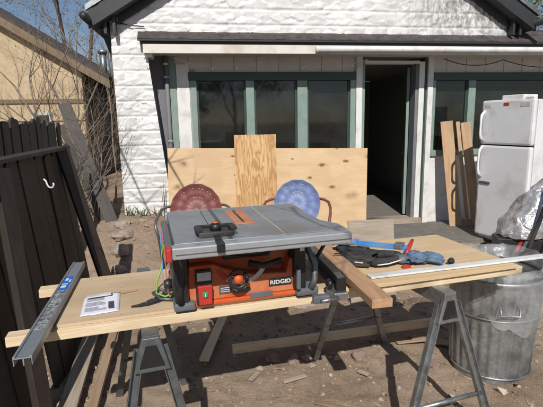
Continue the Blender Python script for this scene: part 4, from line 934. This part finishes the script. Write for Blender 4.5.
# sawdust and shavings on the bench
rr = random.Random(9); vs = []; fs = []
for _ in range(2600):
    u_ = rr.uniform(.14, 2.2); v_ = rr.uniform(.0, .5)
    if rr.random() > math.exp(-((u_ - 1.15) / .45) ** 2) + .12: continue
    c_ = bp(u_, v_, ZT + (.0145 if u_ < 1.25 else .0205)); s_ = rr.uniform(.0008, .003); a_ = rr.uniform(0, 6.28); k = len(vs)
    for q_ in ((1, 0, 0), (-.5, .8, .0), (-.5, -.8, 0), (0, 0, .8)): vs.append(c_ + Matrix.Rotation(a_, 3, 'Z') @ (Vector(q_) * s_))
    fs += [(k, k + 1, k + 2), (k, k + 1, k + 3), (k + 1, k + 2, k + 3), (k + 2, k, k + 3)]
me = bpy.data.meshes.new('sawdust'); me.from_pydata(vs, [], fs); me.materials.append(M['chips']); o = bpy.data.objects.new('sawdust', me); C.objects.link(o)
tag(o, 'fine sawdust and shavings sprinkled on the bench top around the saw', 'sawdust', kind='stuff')

# ================================================================ trash can
tc_ = thing('trash_can', 'galvanized metal trash can wrapped in a torn clear liner', 'trash can', (1.385, 2.61, gh(1.385, 2.61) - .01))
prof = [(.0, .012), (.215, .012), (.222, .0), (.228, .02), (.224, .035), (.228, .05)]
for k in range(1, 20): z = .05 + k * .03; prof.append((.228 + .036 * z / .66, z))
prof += [(.268, .64), (.276, .65), (.276, .665), (.266, .67)]
def can():
    b = MB(); n = 168; t_ = bmesh.new(); rings = []
    for r, z in prof:
        rr_ = []
        for k in range(n):
            a = 2 * math.pi * k / n; cor = .006 * (math.cos(a * 28)) * (1 if .07 < z < .40 or .46 < z < .60 else 0)
            dent = noise.noise(Vector((math.cos(a) * 1.5, math.sin(a) * 1.5, z * 3))) * .007
            rr_.append(t_.verts.new(((r + cor + dent) * math.cos(a), (r + cor + dent) * math.sin(a), z)))
        rings.append(rr_)
    for a, b_ in zip(rings, rings[1:]):
        for k in range(n): t_.faces.new((a[k], a[(k + 1) % n], b_[(k + 1) % n], b_[k]))
    b._add(t_, None, True); return b
can().build('body', 'zinc', tc_, solid=.002)
for z in (.055, .43): MB().tube([((.232 + .036 * z / .66) * math.cos(k * .1309), (.232 + .036 * z / .66) * math.sin(k * .1309), z) for k in range(48)], .006, 6, closed=True).build('hoop', 'zinc', tc_)
ha = R(-100)
for a in (ha, ha + math.pi):
    q = .262; c_, s_ = math.cos(a), math.sin(a)
    def hp_(t, z, o=0): return ((q + o) * c_ - t * s_, (q + o) * s_ + t * c_, z)
    MB().tube([hp_(-.05, .53), hp_(-.052, .53, .03), hp_(-.05, .49, .045), hp_(.05, .49, .045), hp_(.052, .53, .03), hp_(.05, .53)], .006, 8).build('handle', 'steel', tc_)
def liner(u_, v_):
    a = u_ * 2 * math.pi; 
    low = .40 + .05 * math.sin(a * 2 + .6) + .06 * noise.noise(Vector((math.cos(a) * 2.3, math.sin(a) * 2.3, 4)))
    z = low + (.76 - low) * v_
    if v_ > .85: z = .76 - (v_ - .85) * .6 + 0
    r = .262 + .055 * math.sin(min(v_, .85) / .85 * math.pi * .62) + (.05 * max(0, math.cos(a - R(10))) * (1 - abs(v_ - .5)))
    if v_ > .85: r -= (v_ - .85) * .35
    p = Vector((r * math.cos(a), r * math.sin(a), z)); k = .030 * min(1, v_ * 4 + .4)
    return p + noise.noise_vector(p * 4.2) * k + noise.noise_vector(Vector((math.cos(a) * 7, math.sin(a) * 7, z * 2))) * .012
MB().grid(liner, 150, 34, True, closed_u=True).build('liner', 'liner', tc_)
SD_ = Vector((0, math.cos(R(SUN_EL)), -math.sin(R(SUN_EL))))
def shade_branch(pts, t0, t1, r_, label):
    q = []; n_ = len(pts) - 1
    for i, p in enumerate(pts): q.append(Vector(p) - SD_ * (t0 + (t1 - t0) * i / n_))
    root = thing('overhanging_branch', label, 'branch', q[0], 0, 'bare branches hanging over the yard'); P_ = [p - q[0] for p in q]
    b = MB(); b.tube(P_, [r_ * (1 - .5 * i / n_) for i in range(n_ + 1)], 7)
    rr_ = random.Random(int(t0 * 10))
    for k in range(5):
        i = rr_.randint(0, n_ - 1); a = P_[i].lerp(P_[i + 1], rr_.random()); b.tube([a, a + Vector((rr_.uniform(-.3, .3), rr_.uniform(-.1, .3), rr_.uniform(.1, .35)))], [r_ * .5, .002], 5)
    b.build('limb', 'bark', root)
shade_branch([(-1.98, 5.5, 1.55), (-1.85, 5.5, 1.2), (-1.72, 5.5, .85), (-1.58, 5.5, .48)], 3.2, 3.6, .016, 'thin bare branch hanging over the yard, its shadow crossing the white siding')
shade_branch([(-1.30, 5.1, 1.45), (-1.20, 5.1, 1.18), (-1.08, 5.1, .95), (-.93, 5.1, .66)], 3.0, 3.3, .015, 'thin bare branch hanging over the yard, its shadow crossing the plywood')
shade_branch([(.10, 2.1, 1.16), (.12, 1.95, 1.13), (.20, 1.75, 1.12), (.33, 1.6, 1.10)], 2.4, 2.6, .008, 'slender bare twig hanging over the yard, its shadow crossing the saw table')
print('objects', len(bpy.data.objects))
